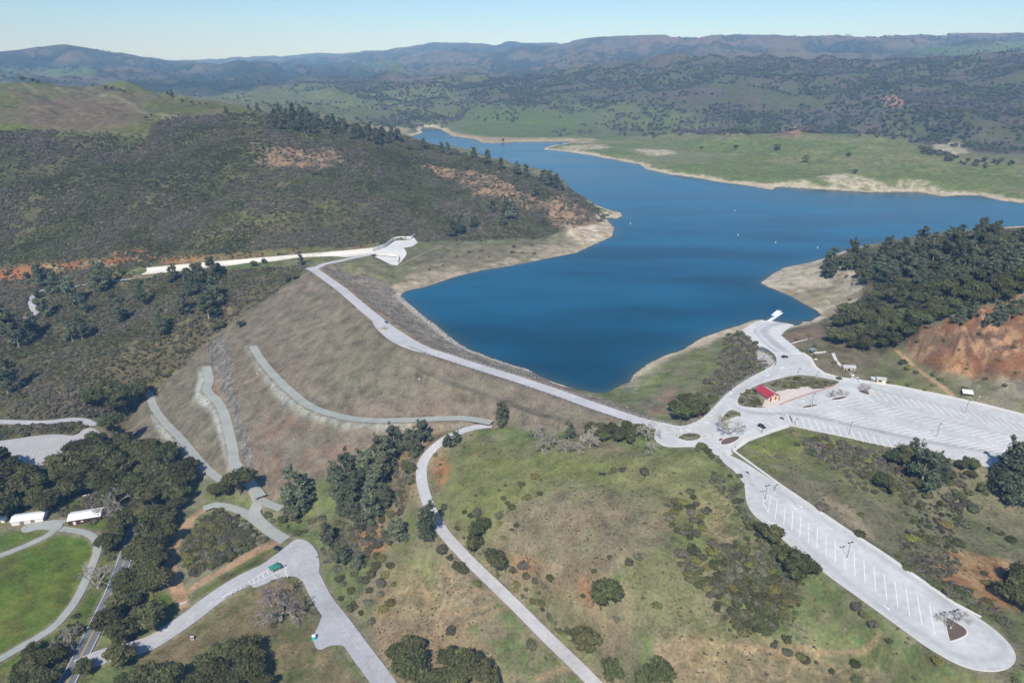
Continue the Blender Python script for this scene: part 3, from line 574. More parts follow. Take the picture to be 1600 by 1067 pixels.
# ------------------------------------------------------------------ materials
def L3(c, k=1.0):
    c = lin(c)*k; return (float(c[0]), float(c[1]), float(c[2]), 1)
def mat(name, col, rough=.9, vary=.0, scale=1.0, metal=0, spec=.3, bump=0.0, bscale=None, attr=None, rand=0.0, emit=None, hue=False):
    m = bpy.data.materials.new(name); m.use_nodes = True; nt = m.node_tree; N = nt.nodes; Lk = nt.links
    b = N['Principled BSDF']; b.inputs['Roughness'].default_value = rough; b.inputs['Metallic'].default_value = metal
    b.inputs['Specular IOR Level'].default_value = spec
    out = None
    if attr:
        a = N.new('ShaderNodeAttribute'); a.attribute_name = attr; out = a.outputs['Color']
    else:
        r = N.new('ShaderNodeRGB'); r.outputs[0].default_value = col; out = r.outputs[0]
    tc = N.new('ShaderNodeNewGeometry')
    if vary:
        facs = []
        for s_, det in ((scale, 6), (scale*.12, 3)):
            no = N.new('ShaderNodeTexNoise'); no.inputs['Scale'].default_value = s_; no.inputs['Detail'].default_value = det; no.inputs['Roughness'].default_value = .65
            Lk.new(tc.outputs['Position'], no.inputs['Vector']); facs.append(no.outputs['Fac'])
        ad = N.new('ShaderNodeMath'); ad.operation = 'ADD'; Lk.new(facs[0], ad.inputs[0]); Lk.new(facs[1], ad.inputs[1])
        mr = N.new('ShaderNodeMapRange'); mr.inputs[1].default_value = .7; mr.inputs[2].default_value = 1.3; mr.inputs[3].default_value = 1-vary; mr.inputs[4].default_value = 1+vary
        Lk.new(ad.outputs[0], mr.inputs[0])
        vm = N.new('ShaderNodeVectorMath'); vm.operation = 'SCALE'; Lk.new(out, vm.inputs[0]); Lk.new(mr.outputs[0], vm.inputs['Scale']); out = vm.outputs[0]
    if hue:   # patches of fresh and dry growth a few metres across
        prev = None
        for s_, lo_, hi_, ca, cb in ((.35, .42, .58, (1.16, 1.02, .90, 1), (.88, 1.0, .86, 1)), (.06, .4, .6, (1.06, .99, .98, 1), (.96, 1.01, .98, 1)), (1.6, .53, .66, (1, 1, 1, 1), (.60, .64, .58, 1))):
            no = N.new('ShaderNodeTexNoise'); no.inputs['Scale'].default_value = s_; no.inputs['Detail'].default_value = 7; no.inputs['Roughness'].default_value = .7; Lk.new(tc.outputs['Position'], no.inputs['Vector'])
            rp = N.new('ShaderNodeValToRGB'); rp.color_ramp.elements[0].position = lo_; rp.color_ramp.elements[0].color = ca; rp.color_ramp.elements[1].position = hi_; rp.color_ramp.elements[1].color = cb; Lk.new(no.outputs['Fac'], rp.inputs[0])
            mm = N.new('ShaderNodeVectorMath'); mm.operation = 'MULTIPLY'; Lk.new(out, mm.inputs[0]); mv = N.new('ShaderNodeMix'); mv.data_type = 'RGBA'; mv.inputs['A'].default_value = (1, 1, 1, 1); Lk.new(a.outputs['Alpha'], mv.inputs['Factor']); Lk.new(rp.outputs[0], mv.inputs['B']); Lk.new(mv.outputs['Result'], mm.inputs[1]); out = mm.outputs[0]
    if rand:
        oi = N.new('ShaderNodeObjectInfo'); mr = N.new('ShaderNodeMapRange'); mr.inputs[3].default_value = 1-rand; mr.inputs[4].default_value = 1+rand
        Lk.new(oi.outputs['Random'], mr.inputs[0])
        vm = N.new('ShaderNodeVectorMath'); vm.operation = 'SCALE'; Lk.new(out, vm.inputs[0]); Lk.new(mr.outputs[0], vm.inputs['Scale'])
        hs = N.new('ShaderNodeHueSaturation'); mr2 = N.new('ShaderNodeMapRange'); mr2.inputs[3].default_value = .465; mr2.inputs[4].default_value = .515
        sn = N.new('ShaderNodeMath'); sn.operation = 'FRACT'; ml = N.new('ShaderNodeMath'); ml.operation = 'MULTIPLY'; ml.inputs[1].default_value = 7.13
        Lk.new(oi.outputs['Random'], ml.inputs[0]); Lk.new(ml.outputs[0], sn.inputs[0]); Lk.new(sn.outputs[0], mr2.inputs[0]); Lk.new(mr2.outputs[0], hs.inputs['Hue']); Lk.new(vm.outputs[0], hs.inputs['Color']); out = hs.outputs[0]
    Lk.new(out, b.inputs['Base Color'])
    if bump:
        no = N.new('ShaderNodeTexNoise'); no.inputs['Scale'].default_value = bscale or scale; no.inputs['Detail'].default_value = 5
        Lk.new(tc.outputs['Position'], no.inputs['Vector']); bp = N.new('ShaderNodeBump'); bp.inputs['Strength'].default_value = 1; bp.inputs['Distance'].default_value = bump
        Lk.new(no.outputs['Fac'], bp.inputs['Height']); Lk.new(bp.outputs[0], b.inputs['Normal'])
    return m
MT = {}
MT['ground'] = mat('ground_cover', None, .95, .50, .8, attr='cover', spec=.1, bump=.4, bscale=.7, hue=True)
MT['lot'] = mat('pale_asphalt', L3((216,216,213), .74), .85, .19, .35, spec=.3)
MT['lotgrey'] = mat('worn_asphalt', L3((196,194,192), .72), .88, .10, .8)
MT['concrete'] = mat('concrete_road', L3((206,205,204), .74), .85, .18, .5)
MT['asphalt'] = mat('asphalt_road', L3((194,194,195), .76), .88, .19, .5)
MT['oldasphalt'] = mat('dark_asphalt', L3((132,136,142), .66), .88, .14, .7)
MT['gravel'] = mat('grey_gravel', L3((178,182,174), .74), .95, .16, .8)
MT['dirt'] = mat('brown_dirt', L3((172,148,118), .66), .95, .18, .8)
MT['white'] = mat('white_paint', (.80, .80, .79, 1), .6, .06, 2)
MT['faded'] = mat('faded_paint', (.60, .59, .55, 1), .7, .2, 1)
MT['yellow'] = mat('yellow_paint', (.70, .47, .07, 1), .6, .05, 2)
MT['kerb'] = mat('kerb_concrete', (.62, .60, .56, 1), .85, .12, 1)
MT['redkerb'] = mat('red_kerb_paint', (.45, .16, .13, 1), .8, .1, 1)
MT['ramp'] = mat('ramp_concrete', (.64, .63, .60, 1), .8, .14, .25)
MT['beigecon'] = mat('beige_concrete', (.66, .635, .57, 1), .85, .10, .4)
MT['mulch'] = mat('bark_mulch', L3((124,104,94), .66), .95, .2, 3)
MT['plaza'] = mat('pink_paving', (.60, .52, .46, 1), .85, .08, 1.5)
MT['steel'] = mat('galvanised_steel', (.42, .43, .44, 1), .5, .1, 3, metal=.6)
MT['post'] = mat('dark_timber', (.07, .05, .04, 1), .9, .15, 3)
MT['dark'] = mat('dark_bronze_metal', (.035, .035, .04, 1), .5)
MT['beige'] = mat('beige_stucco', (.62, .50, .36, 1), .9, .06, 3)
MT['redroof'] = mat('red_metal_roof', (.36, .035, .055, 1), .55, .08, 2)
MT['skylight'] = mat('white_roof_panel', (.75, .76, .78, 1), .4, .04, 2)
MT['reddoor'] = mat('red_door', (.30, .03, .04, 1), .6)
MT['greenroof'] = mat('green_metal_roof', (.035, .20, .15, 1), .5, .06, 2)
MT['greyroof'] = mat('grey_shingle_roof', (.42, .41, .40, 1), .85, .15, 2)
MT['whiteroof'] = mat('white_metal_roof', (.86, .87, .88, 1), .5, .04, 1)
MT['brownwall'] = mat('red_brown_boards', (.075, .032, .028, 1), .9, .25, 3)
MT['whitewall'] = mat('whitewashed_wall', (.72, .68, .62, 1), .9, .08, 2)
MT['glass'] = mat('dark_glass', (.02, .025, .03, 1), .1, spec=.6)
MT['rubber'] = mat('black_rubber', (.02, .02, .02, 1), .9)
MT['rim'] = mat('alloy_rim', (.5, .5, .52, 1), .35, metal=.7)
MT['lampglass'] = mat('clear_lamp_lens', (.7, .7, .68, 1), .2, spec=.6)
MT['redglass'] = mat('red_lamp_lens', (.35, .02, .02, 1), .3)
MT['teal'] = mat('turquoise_plastic', (.03, .50, .46, 1), .5, .03, 2)
MT['whiteplastic'] = mat('white_plastic', (.80, .82, .82, 1), .5)
MT['orange'] = mat('orange_plastic', (.75, .13, .03, 1), .6)
MT['timber'] = mat('weathered_timber', (.22, .17, .13, 1), .9, .2, 3)
MT['bark'] = mat('bark', (.11, .085, .065, 1), .95, .25, 3)
MT['barkpale'] = mat('pale_bark', (.34, .30, .25, 1), .95, .25, 3)
MT['oak'] = mat('oak_leaves', None, .75, attr='tint', rand=.32, spec=.15)
MT['twig'] = mat('bare_twigs', None, .95, attr='tint', rand=.12, spec=.1)
MT['rock'] = mat('pale_rock', None, .95, attr='tint', rand=.3, spec=.2)

# water
def water_mat():
    m = bpy.data.materials.new('lake_water'); m.use_nodes = True; nt = m.node_tree; N = nt.nodes; Lk = nt.links; b = N['Principled BSDF']
    b.inputs['Roughness'].default_value = .12; b.inputs['IOR'].default_value = 1.17; b.inputs['Specular Tint'].default_value = (.38, .76, 1, 1)
    g = N.new('ShaderNodeNewGeometry'); at = N.new('ShaderNodeAttribute'); at.attribute_name = 'shoal'
    mp = N.new('ShaderNodeMapping'); mp.inputs['Scale'].default_value = (.0035, .011, 1); mp.inputs['Rotation'].default_value = (0, 0, .35); Lk.new(g.outputs['Position'], mp.inputs[0])
    n0 = N.new('ShaderNodeTexNoise'); n0.inputs['Scale'].default_value = 1; n0.inputs['Detail'].default_value = 5; Lk.new(mp.outputs[0], n0.inputs['Vector'])
    rp = N.new('ShaderNodeValToRGB'); rp.color_ramp.elements[0].position = .40; rp.color_ramp.elements[0].color = (.003, .047, .088, 1); rp.color_ramp.elements[1].position = .60; rp.color_ramp.elements[1].color = (.006, .088, .165, 1)
    Lk.new(n0.outputs['Fac'], rp.inputs[0])
    mx = N.new('ShaderNodeMix'); mx.data_type = 'RGBA'; mx.inputs['B'].default_value = (.06, .085, .075, 1); Lk.new(at.outputs['Fac'], mx.inputs['Factor']); Lk.new(rp.outputs[0], mx.inputs['A']); Lk.new(mx.outputs['Result'], b.inputs['Base Color'])
    rr = N.new('ShaderNodeMapRange'); rr.inputs[1].default_value = .35; rr.inputs[2].default_value = .65; rr.inputs[3].default_value = .07; rr.inputs[4].default_value = .2; Lk.new(n0.outputs['Fac'], rr.inputs[0]); Lk.new(rr.outputs[0], b.inputs['Roughness'])
    h = None
    for sc_, st in ((1.1, .05), (.28, .14)):
        m2 = N.new('ShaderNodeMapping'); m2.inputs['Scale'].default_value = (sc_*.6, sc_, 1); m2.inputs['Rotation'].default_value = (0, 0, .5); Lk.new(g.outputs['Position'], m2.inputs[0])
        no = N.new('ShaderNodeTexNoise'); no.inputs['Scale'].default_value = 1; no.inputs['Detail'].default_value = 3; Lk.new(m2.outputs[0], no.inputs['Vector'])
        bp = N.new('ShaderNodeBump'); bp.inputs['Distance'].default_value = st; bp.inputs['Strength'].default_value = 1; Lk.new(no.outputs['Fac'], bp.inputs['Height'])
        if h: Lk.new(h, bp.inputs['Normal'])
        h = bp.outputs[0]
    Lk.new(h, b.inputs['Normal']); return m
MT['water'] = water_mat()

# ------------------------------------------------------------------ mesh helpers
def mesh_np(name, V, Fq, m, smooth=False, attrs=None):
    me = bpy.data.meshes.new(name); V = np.asarray(V, np.float32).reshape(-1, 3); Fq = np.asarray(Fq, np.int32); k = Fq.shape[1]
    me.vertices.add(len(V)); me.vertices.foreach_set('co', V.ravel())
    me.loops.add(Fq.size); me.loops.foreach_set('vertex_index', Fq.ravel())
    me.polygons.add(len(Fq)); me.polygons.foreach_set('loop_start', np.arange(0, Fq.size, k, dtype=np.int32))
    try: me.polygons.foreach_set('loop_total', np.full(len(Fq), k, np.int32))
    except Exception: pass
    me.update(calc_edges=True)
    me.polygons.foreach_set('use_smooth', np.full(len(Fq), smooth, bool))
    for nm, (dom, arr) in (attrs or {}).items():
        arr = np.asarray(arr, np.float32); at = me.attributes.new(nm, 'FLOAT_COLOR', dom)
        if arr.shape[1] == 3: arr = np.c_[arr, np.ones(len(arr), np.float32)]
        at.data.foreach_set('color', arr.astype(np.float32).ravel())
    if m: me.materials.append(m)
    return me
def tag(o, label=None, cat=None, group=None, kind=None):
    if label: o['label'] = label
    if cat: o['category'] = cat
    if group: o['group'] = group
    if kind: o['kind'] = kind
    return o
def link(name, me, parent=None):
    o = bpy.data.objects.new(name, me); COL.objects.link(o)
    if parent is not None: o.parent = parent
    return o
def empty(name, loc=(0,0,0), rz=0): 
    o = bpy.data.objects.new(name, None); COL.objects.link(o); o.location = loc; o.rotation_euler = (0, 0, rz); o.empty_display_size = 1; return o
class MB:
    def __init__(s): s.v = []; s.f = []
    def add(s, vs, fs):
        b = len(s.v); s.v += [tuple(map(float, v)) for v in vs]; s.f += [tuple(i+b for i in f) for f in fs]; return s
    def box(s, x0, x1, y0, y1, z0, z1):
        return s.add([(x0,y0,z0),(x1,y0,z0),(x1,y1,z0),(x0,y1,z0),(x0,y0,z1),(x1,y0,z1),(x1,y1,z1),(x0,y1,z1)], [(0,3,2,1),(4,5,6,7),(0,1,5,4),(1,2,6,5),(2,3,7,6),(3,0,4,7)])
    def tube(s, pts, rad, n=6, cap=True):
        pts = [Vector(p) for p in pts]; rad = rad if hasattr(rad, '__len__') else [rad]*len(pts); vs = []; fs = []
        for i, p in enumerate(pts):
            d = (pts[min(i+1, len(pts)-1)]-pts[max(i-1, 0)]).normalized(); a = d.orthogonal().normalized(); b = d.cross(a)
            for k in range(n):
                t = 2*PI*k/n; vs.append(p+(a*math.cos(t)+b*math.sin(t))*rad[i])
        for i in range(len(pts)-1):
            for k in range(n): fs.append((i*n+k, i*n+(k+1) % n, (i+1)*n+(k+1) % n, (i+1)*n+k))
        if cap: fs += [tuple(range(n))[::-1], tuple((len(pts)-1)*n+k for k in range(n))]
        return s.add(vs, fs)
    def bar(s, a, b, w, h):
        a = Vector(a); b = Vector(b); d = (b-a).normalized(); sd = Vector((-d.y, d.x, 0))
        if sd.length < 1e-6: sd = Vector((1, 0, 0))
        sd = sd.normalized()*w/2; u = Vector((0, 0, h))
        return s.add([a-sd, b-sd, b+sd, a+sd, a-sd+u, b-sd+u, b+sd+u, a+sd+u], [(0,3,2,1),(4,5,6,7),(0,1,5,4),(1,2,6,5),(2,3,7,6),(3,0,4,7)])
    def prism(s, poly, z0, z1):
        n = len(poly); top = [(p[0], p[1], z1 if len(p) < 3 else p[2]+z1) for p in poly]; bot = [(p[0], p[1], z0 if len(p) < 3 else p[2]+z0) for p in poly]
        ar = sum(poly[i][0]*poly[(i+1) % n][1]-poly[(i+1) % n][0]*poly[i][1] for i in range(n))
        if ar < 0: top = top[::-1]; bot = bot[::-1]
        return s.add(bot+top, [tuple(range(n))[::-1], tuple(range(n, 2*n))]+[(i, (i+1) % n, n+(i+1) % n, n+i) for i in range(n)])
    def build(s, name, m, parent=None, smooth=False, tint=None):
        me = bpy.data.meshes.new(name); me.from_pydata(s.v, [], s.f); me.materials.append(m)
        if smooth: me.polygons.foreach_set('use_smooth', [True]*len(me.polygons))
        if tint is not None:
            at = me.attributes.new('tint', 'FLOAT_COLOR', 'FACE'); at.data.foreach_set('color', np.asarray([tint]*len(me.polygons), np.float32).ravel())
        me.update(); return link(name, me, parent)

# ------------------------------------------------------------------ ground sheet
idx = np.arange(NR*NC).reshape(NR, NC)
Vg = np.stack([X, Y, Z], -1).reshape(-1, 3)
Fg = np.stack([idx[:-1, :-1], idx[:-1, 1:], idx[1:, 1:], idx[1:, :-1]], -1)
damcell = (dIn[:-1, :-1] & dIn[1:, 1:] & dIn[:-1, 1:] & dIn[1:, :-1] & (sdam[:-1, :-1] > 3) & (SD[:-1, :-1] > -40))
lakecell = (SD[:-1, :-1] < -8)
me = mesh_np('ground', Vg, Fg.reshape(-1, 4), MT['ground'], True, {'cover': ('POINT', np.c_[C.reshape(-1, 3), VEG.reshape(-1)])})
g = link('ground', me); tag(g, kind='structure')
# the dam body: its own closed shell, a hand's breadth proud of the land beneath
def sheet(cells, lift, name, m, thick=0):
    r, c = np.nonzero(cells); q = np.stack([idx[r, c], idx[r, c+1], idx[r+1, c+1], idx[r+1, c]], -1)
    u, inv = np.unique(q, return_inverse=True); inv = inv.reshape(q.shape); V = Vg[u].copy(); V[:, 2] += lift; cc = np.c_[C.reshape(-1, 3), VEG.reshape(-1)][u]
    if thick:
        e = np.concatenate([inv[:, [0, 1]], inv[:, [1, 2]], inv[:, [2, 3]], inv[:, [3, 0]]]); key = e.min(1)*10**7+e.max(1)
        uq, first, cnt = np.unique(key, return_index=True, return_counts=True); be = e[first[cnt == 1]]; n_ = len(V); V2 = V.copy(); V2[:, 2] -= thick
        sk = np.stack([be[:, 1], be[:, 0], be[:, 0]+n_, be[:, 1]+n_], -1); V = np.concatenate([V, V2]); inv = np.concatenate([inv, sk, inv[:, ::-1]+n_]); cc = np.concatenate([cc, cc])
    return mesh_np(name, V, inv, m, True, {'cover': ('POINT', cc)})
dm = link('dam', sheet(damcell & (SD[:-1, :-1] > -12), .12, 'dam', MT['ground'], 1.0))
tag(dm, 'broad earth and rockfill embankment dam holding back the blue reservoir, with gravel benches', 'dam')
# water
ws = 3
sub = idx[::ws, ::ws]; sdv = SD[::ws, ::ws]; near_ = (sdv < 9)
ok = near_[:-1, :-1] | near_[1:, 1:] | near_[:-1, 1:] | near_[1:, :-1]
r, c = np.nonzero(ok); q = np.stack([sub[r, c], sub[r, c+1], sub[r+1, c+1], sub[r+1, c]], -1); u, inv = np.unique(q, return_inverse=True); inv = inv.reshape(q.shape)
V = Vg[u].copy(); V[:, 2] = 0
sh = np.exp(np.minimum(SD.reshape(-1)[u], 0)/5.)*.8
w_ = link('water', mesh_np('water', V, inv, MT['water'], True, {'shoal': ('POINT', np.stack([sh]*3, -1))})); tag(w_, kind='structure')

# ------------------------------------------------------------------ roads, lots, markings, kerbs
def ribbon(c, w, lift, off=0.0, step=1, cross=2):
    c = np.asarray(c); d = np.gradient(c[:, :2], axis=0); d /= np.linalg.norm(d, axis=1)[:, None]+1e-9; nrm = np.stack([-d[:, 1], d[:, 0]], -1)
    offs = np.linspace(-w/2, w/2, cross)+off; V = []; 
    for o in offs: V.append(np.c_[c[:, :2]+nrm*o, c[:, 2]+lift])
    V = np.stack(V, 1); n_, k = V.shape[:2]; ii = np.arange(n_*k).reshape(n_, k)
    Fq = np.stack([ii[:-1, :-1], ii[1:, :-1], ii[1:, 1:], ii[:-1, 1:]], -1).reshape(-1, 4)[:, ::-1]
    return V.reshape(-1, 3), Fq
def road_obj(r, i):
    V, Fq = ribbon(r['c'], r['w'], .02+.004*i, 0, cross=3); V2, F2 = ribbon(r['c'], r['w']+.5, -.38+.004*i)
    V = V.copy(); o = link(r['name'], mesh_np(r['name'], V, Fq, MT[r['col']], True)); tag(o, kind='structure'); return o
for i, r in enumerate(ROADS):
    if r['name'] != 'dirt_road': road_obj(r, i)
from mathutils.geometry import tessellate_polygon
def flat(w, z, name, m, parent=None, kind='structure'):
    w3 = [Vector((p[0], p[1], z if z is not None else p[2])) for p in w]; tr = tessellate_polygon([w3]); me = bpy.data.meshes.new(name)
    me.from_pydata([tuple(p) for p in w3], [], [tuple(t) for t in tr]); me.materials.append(m); me.update()
    import bmesh
    bm = bmesh.new(); bm.from_mesh(me)
    for f in bm.faces:
        f.normal_update()
        if f.normal.z < 0: f.normal_flip()
    bm.to_mesh(me); bm.free()
    o = link(name, me, parent)
    if kind and parent is None: tag(o, kind=kind)
    return o
lotobj = []
for k, L in enumerate(LOTS):
    lotobj.append(flat(L['w'], None if 'follow' in L else L['z']+.10+.005*k, L['name'], MT[L['col']]))
def kerb(w, z, wid=.35, h=.15, closed=True, m='kerb', parent=None, name='kerb'):
    w = [np.array(p[:2]) for p in w]; n_ = len(w)
    a = np.array(w+[w[0]] if closed else w); c = np.c_[a, np.full(len(a), z)]
    V1, _ = ribbon(c, wid, h, cross=2); V0, _ = ribbon(c, wid, -.3, cross=2); k = len(V1); V = np.r_[V1, V0]; fs = []
    for i in range(len(a)-1):
        t = [2*i, 2*i+1, 2*i+3, 2*i+2]; fs.append(t); fs.append([2*i, 2*i+2, k+2*i+2, k+2*i]); fs.append([2*i+1, k+2*i+1, k+2*i+3, 2*i+3])
    o = link(name, mesh_np(name, V, fs, MT[m]), parent)
    if parent is None: tag(o, kind='structure')
    return o
kerb(LOTS[0]['w'], LZ+.1); kerb(LOTS[1]['w'], LZ+.1, .3)
kerb(smoothpoly(polyw([(1145,703),(1216,755),(1309,818),(1386,868),(1489,941),(1533,964)], LZ)[:, :], 0), LZ+.12, 1.3, .06, False, 'kerb', name='pavement')
kerb(polyw([(1253,551),(1266,560),(1273,573),(1287,583),(1313,590.5),(1333,593),(1400,603),(1466,616),(1533,631),(1600,648)], LZ), LZ+.12, 2.6, .08, False, 'kerb', name='pavement')
kerb(polyw([(1146,703),(1167,688),(1205,674),(1231,665.5)], LZ), LZ+.12, 2.4, .08, False, 'kerb', name='pavement')
# boat ramp: lofted sheet from its outline heights
rm = RAMPM; cells = rm[:-1, :-1] | rm[1:, 1:] | rm[1:, :-1] | rm[:-1, 1:]
r, c = np.nonzero(cells & (Y[:-1, :-1] < 700)); q = np.stack([idx[r, c], idx[r, c+1], idx[r+1, c+1], idx[r+1, c]], -1); u, inv = np.unique(q, return_inverse=True); inv = inv.reshape(q.shape)
V = Vg[u].copy(); V[:, 2] = RAMPZ.reshape(-1)[u]; o = link('boat_ramp', mesh_np('boat_ramp', V, inv, MT['ramp'], True)); tag(o, kind='structure')
def wornr(px, w, k=.8):
    a = np.array(px, float); x, y = plane(a[:, 0], a[:, 1], 5.0); c = catmull([(*plane(a_, b_, z_), z_) for a_, b_, z_ in px], 2.5); c[:, 2] = Hq(c[:, 0], c[:, 1], RAMPZ)
    V, Fq = ribbon(c, w, 0, cross=7); V[:, 2] = Hq(V[:, 0], V[:, 1], RAMPZ)+.05; t = np.tile([0, .5, .9, 1, .9, .5, 0], len(c))*(.6+.7*vnoise(V[:, 0]/5, V[:, 1]/5, 3)); t *= np.repeat(np.minimum(1, np.minimum(np.arange(len(c)), np.arange(len(c))[::-1])/4.), 7)
    col = np.array([.64, .63, .60])*(1-(1-k)*np.clip(t, 0, 1))[:, None]*np.array([.97, .99, 1.02]); o = link('worn_lane', mesh_np('worn_lane', V, Fq, mat('stained_concrete', None, .8, .1, .4, attr='cover'), True, {'cover': ('POINT', col)}), rampobj)
rampobj = o
wornr([(1233,553,12),(1216,541,9),(1200,527,6),(1193,518,4),(1204,509,2),(1228,503,-.3)], 9, .68); wornr([(1221,555,12),(1204,543,9.5),(1188,528,6.5),(1180,517,4),(1188,509,2.5),(1205,502,.3)], 4, .8)
# paint lines on lots
def lines(segs, z, w, name, m='white', parent=None):
    V = []; Fq = []
    for a, b in segs:
        a = np.array(a[:2]); b = np.array(b[:2]); d = (b-a)/np.linalg.norm(b-a); nn = np.array([-d[1], d[0]])*w/2; k = len(V)
        V += [(*(a-nn), z), (*(b-nn), z), (*(b+nn), z), (*(a+nn), z)]; Fq.append((k, k+1, k+2, k+3))
    o = link(name, mesh_np(name, V, Fq, MT[m]), parent)
    if parent is None: tag(o, kind='structure')
    return o
def pl(a, b, z=LZ): return plane(a, b, z)
S = []
for i in range(0, 40): S.append((pl(1361+12.1*i, 609+2.65*i), pl(1375+12.6*i, 625.5+2.75*i)))
for i in range(-10, 30): S.append((pl(1416+12.7*i, 655.6+3.15*i), pl(1449+12.7*i, 648.6+3.15*i)))
for i in range(-10, 26): S.append((pl(1407+12.6*i, 678.2+2.75*i), pl(1439+12.6*i, 672+2.75*i)))
for i in range(-2, 20): S.append((pl(1251+11.3*i, 651+2.9*i), pl(1258+11.4*i, 667.5+2.9*i)))
for i in range(8): S.append((pl(1160+8*i, 676.5-3.1*i), pl(1168+8*i, 681-3.1*i)))
S += [(pl(1197,637), pl(1217,650)), (pl(1207,635), pl(1226,647)), (pl(1063,669), pl(1065,676)), (pl(1110,701), pl(1124,699))]
L2 = lotobj[0]
lines(S, LZ+.125, .3, 'parking_lines', parent=L2)
def worn(px, w, parent, k=.80, z=LZ+.121):
    c = catmull([(*plane(a, b, z), 0) for a, b in px], 3); c[:, 2] = z; V, Fq = ribbon(c, w, 0, cross=7); t = np.tile([0, .35, .8, 1, .8, .35, 0], len(c)); t *= np.repeat(np.minimum(1, np.minimum(np.arange(len(c)), np.arange(len(c))[::-1])/6.), 7); t *= .7+.6*vnoise(V[:, 0]/7, V[:, 1]/7, 3)
    base = np.array(L3((216,216,213), .74)[:3]); col = base*(1-(1-k)*t)[:, None]
    link('worn_lane', mesh_np('worn_lane', V, Fq, MT['wornlane'], True, {'cover': ('POINT', col)}), parent)
MT['wornlane'] = mat('worn_asphalt_lane', None, .85, .13, .35, attr='cover', spec=.3)
worn([(1086,676),(1110,668),(1128,640),(1146,618),(1175,600),(1206,585),(1216,570)], 7, lotobj[0], .86); worn([(1140,622),(1143,632),(1160,641),(1190,646),(1230,646),(1270,650),(1320,662),(1380,675),(1450,690),(1540,705),(1640,728)], 6.5, lotobj[0], .72, LZ+.1225)
worn([(1256,578),(1290,592),(1330,604),(1350,603),(1400,617),(1500,640),(1620,672)], 6, lotobj[0], .86); worn([(1255,626),(1320,600),(1400,640),(1500,662),(1620,690)], 5, lotobj[0], .88, LZ+.1215)
worn([(1100,684),(1120,700),(1136,715),(1160,735),(1200,790),(1260,850),(1340,920),(1440,990),(1500,1025),(1550,1030),(1570,1015),(1550,988),(1500,955),(1400,885),(1300,820),(1220,770),(1170,735)], 4.5, lotobj[1], .88)
def rg3(a, b): return pl(1066+a/2.996, 711+b/2.996)
S = [(rg3(*a), rg3(*b)) for a, b in [((445,215),(435,300)),((483,240),(475,325)),((518,262),(512,353)),((556,290),(550,383)),((594,315),(590,410)),((633,340),(630,437)),((673,367),(673,470)),((715,397),(717,503)),((760,440),(763,535)),((805,458),(809,570)),((850,487),(856,602)),((897,522),(907,640)),((945,555),(958,678)),((995,590),(1010,715)),((1047,627),(1065,753)),((1101,662),(1123,797)),((1157,700),(1182,840)),
     ((378,190),(380,225)),((380,225),(402,270)),((402,270),(414,190)),((414,190),(395,186))]]
lines(S, LZ+.128, .26, 'parking_lines', parent=lotobj[1])
def arrow_shape(p, q, w):
    p = np.array(p); q = np.array(q); d = (q-p); L_ = np.linalg.norm(d); d /= L_; nn = np.array([-d[1], d[0]])
    return [p-nn*w*.25, q-d*L_*.38-nn*w*.25, q-d*L_*.38-nn*w, q, q-d*L_*.38+nn*w, q-d*L_*.38+nn*w*.25, p+nn*w*.25]
def arrows(lst, z, parent):
    mb = MB()
    for p, q, w in lst:
        a = arrow_shape(p, q, w); n_ = len(a); mb.add([(*v, z) for v in a], [(0, 1, 5, 6), (1, 2, 3), (1, 3, 5), (5, 3, 4)])
    return mb.build('lane_arrows', MT['white'], parent)
arrows([(rg3(512,238), rg3(536,254), .7), (rg3(540,230), rg3(566,248), .7), (rg3(402,308), rg3(430,328), .7), (rg3(942,702), rg3(974,727), .7)], LZ+.13, lotobj[1])
arrows([(pl(1108,662), pl(1103,659), .8), (pl(1072,671), pl(1080,674), .8), (pl(1220,577), pl(1225,573), .8), (pl(1250,628), pl(1258,626), .8), (pl(1365,628), pl(1358,624), .8), (pl(1305,633), pl(1314,635), .8), (pl(1302,658), pl(1310,660), .8), (pl(1140,617), pl(1144,613), .8), (pl(1196,588), pl(1203,585), .8)], LZ+.13, L2)
def isl(px, label, parts='mulch', z=LZ, h=.28, smooth=2):
    w = smoothpoly(polyw(px, z), smooth); cx, cy = w[:, 0].mean(), w[:, 1].mean(); root = empty('traffic_island', (cx, cy, z+.1)); tag(root, label, 'traffic island')
    rel = w[:, :2]-[cx, cy]; kerb(rel, 0, .5, .18, True, 'kerb', root); top = smoothpoly(rel*.985, 0)
    flat(np.c_[top, np.zeros(len(top))], .14, 'planting_bed', MT[parts], root, None); return root
MT['bed'] = mat('planted_bed_soil', L3((146,140,112), .66), .95, .3, 1.2)
isl([(1060,683),(1066,678),(1078,676),(1092,677.5),(1097,682),(1092,687),(1078,690),(1065,688)], 'small oval traffic island planted with low shrubs at the end of the dam road', 'bed')
isl([(1124,661),(1128,651),(1139,640),(1149,641),(1162,647),(1142,655)], 'triangular traffic island with shrubs where the loop road meets the parking lot', 'bed')
isl([(1125,696),(1127,688),(1138,683),(1154,681),(1157,685),(1142,694)], 'mulched traffic island with a large bare tree at the lot entrance', 'mulch')
isl([(1249,638),(1262,632.5),(1283,631.5),(1268,637)], 'slim mulched island carrying a lamp post across from the restroom', 'mulch')
isl([(1294,626),(1308,620),(1328,619.5),(1314,625)], 'mulched island with two bare saplings in the middle of the lot', 'mulch')
isl([(1339,612),(1345,608.5),(1357,611),(1360,619)], 'mulched island with a small bare tree near the booths', 'mulch')
isl([(1214,654),(1222,650),(1229,658)], 'little triangular mulched island beside the crosswalk', 'mulch')
isl([(1231,648.5),(1235,647.5),(1240,661),(1237,662.5)], 'narrow brown median strip beside the crosswalk', 'mulch')
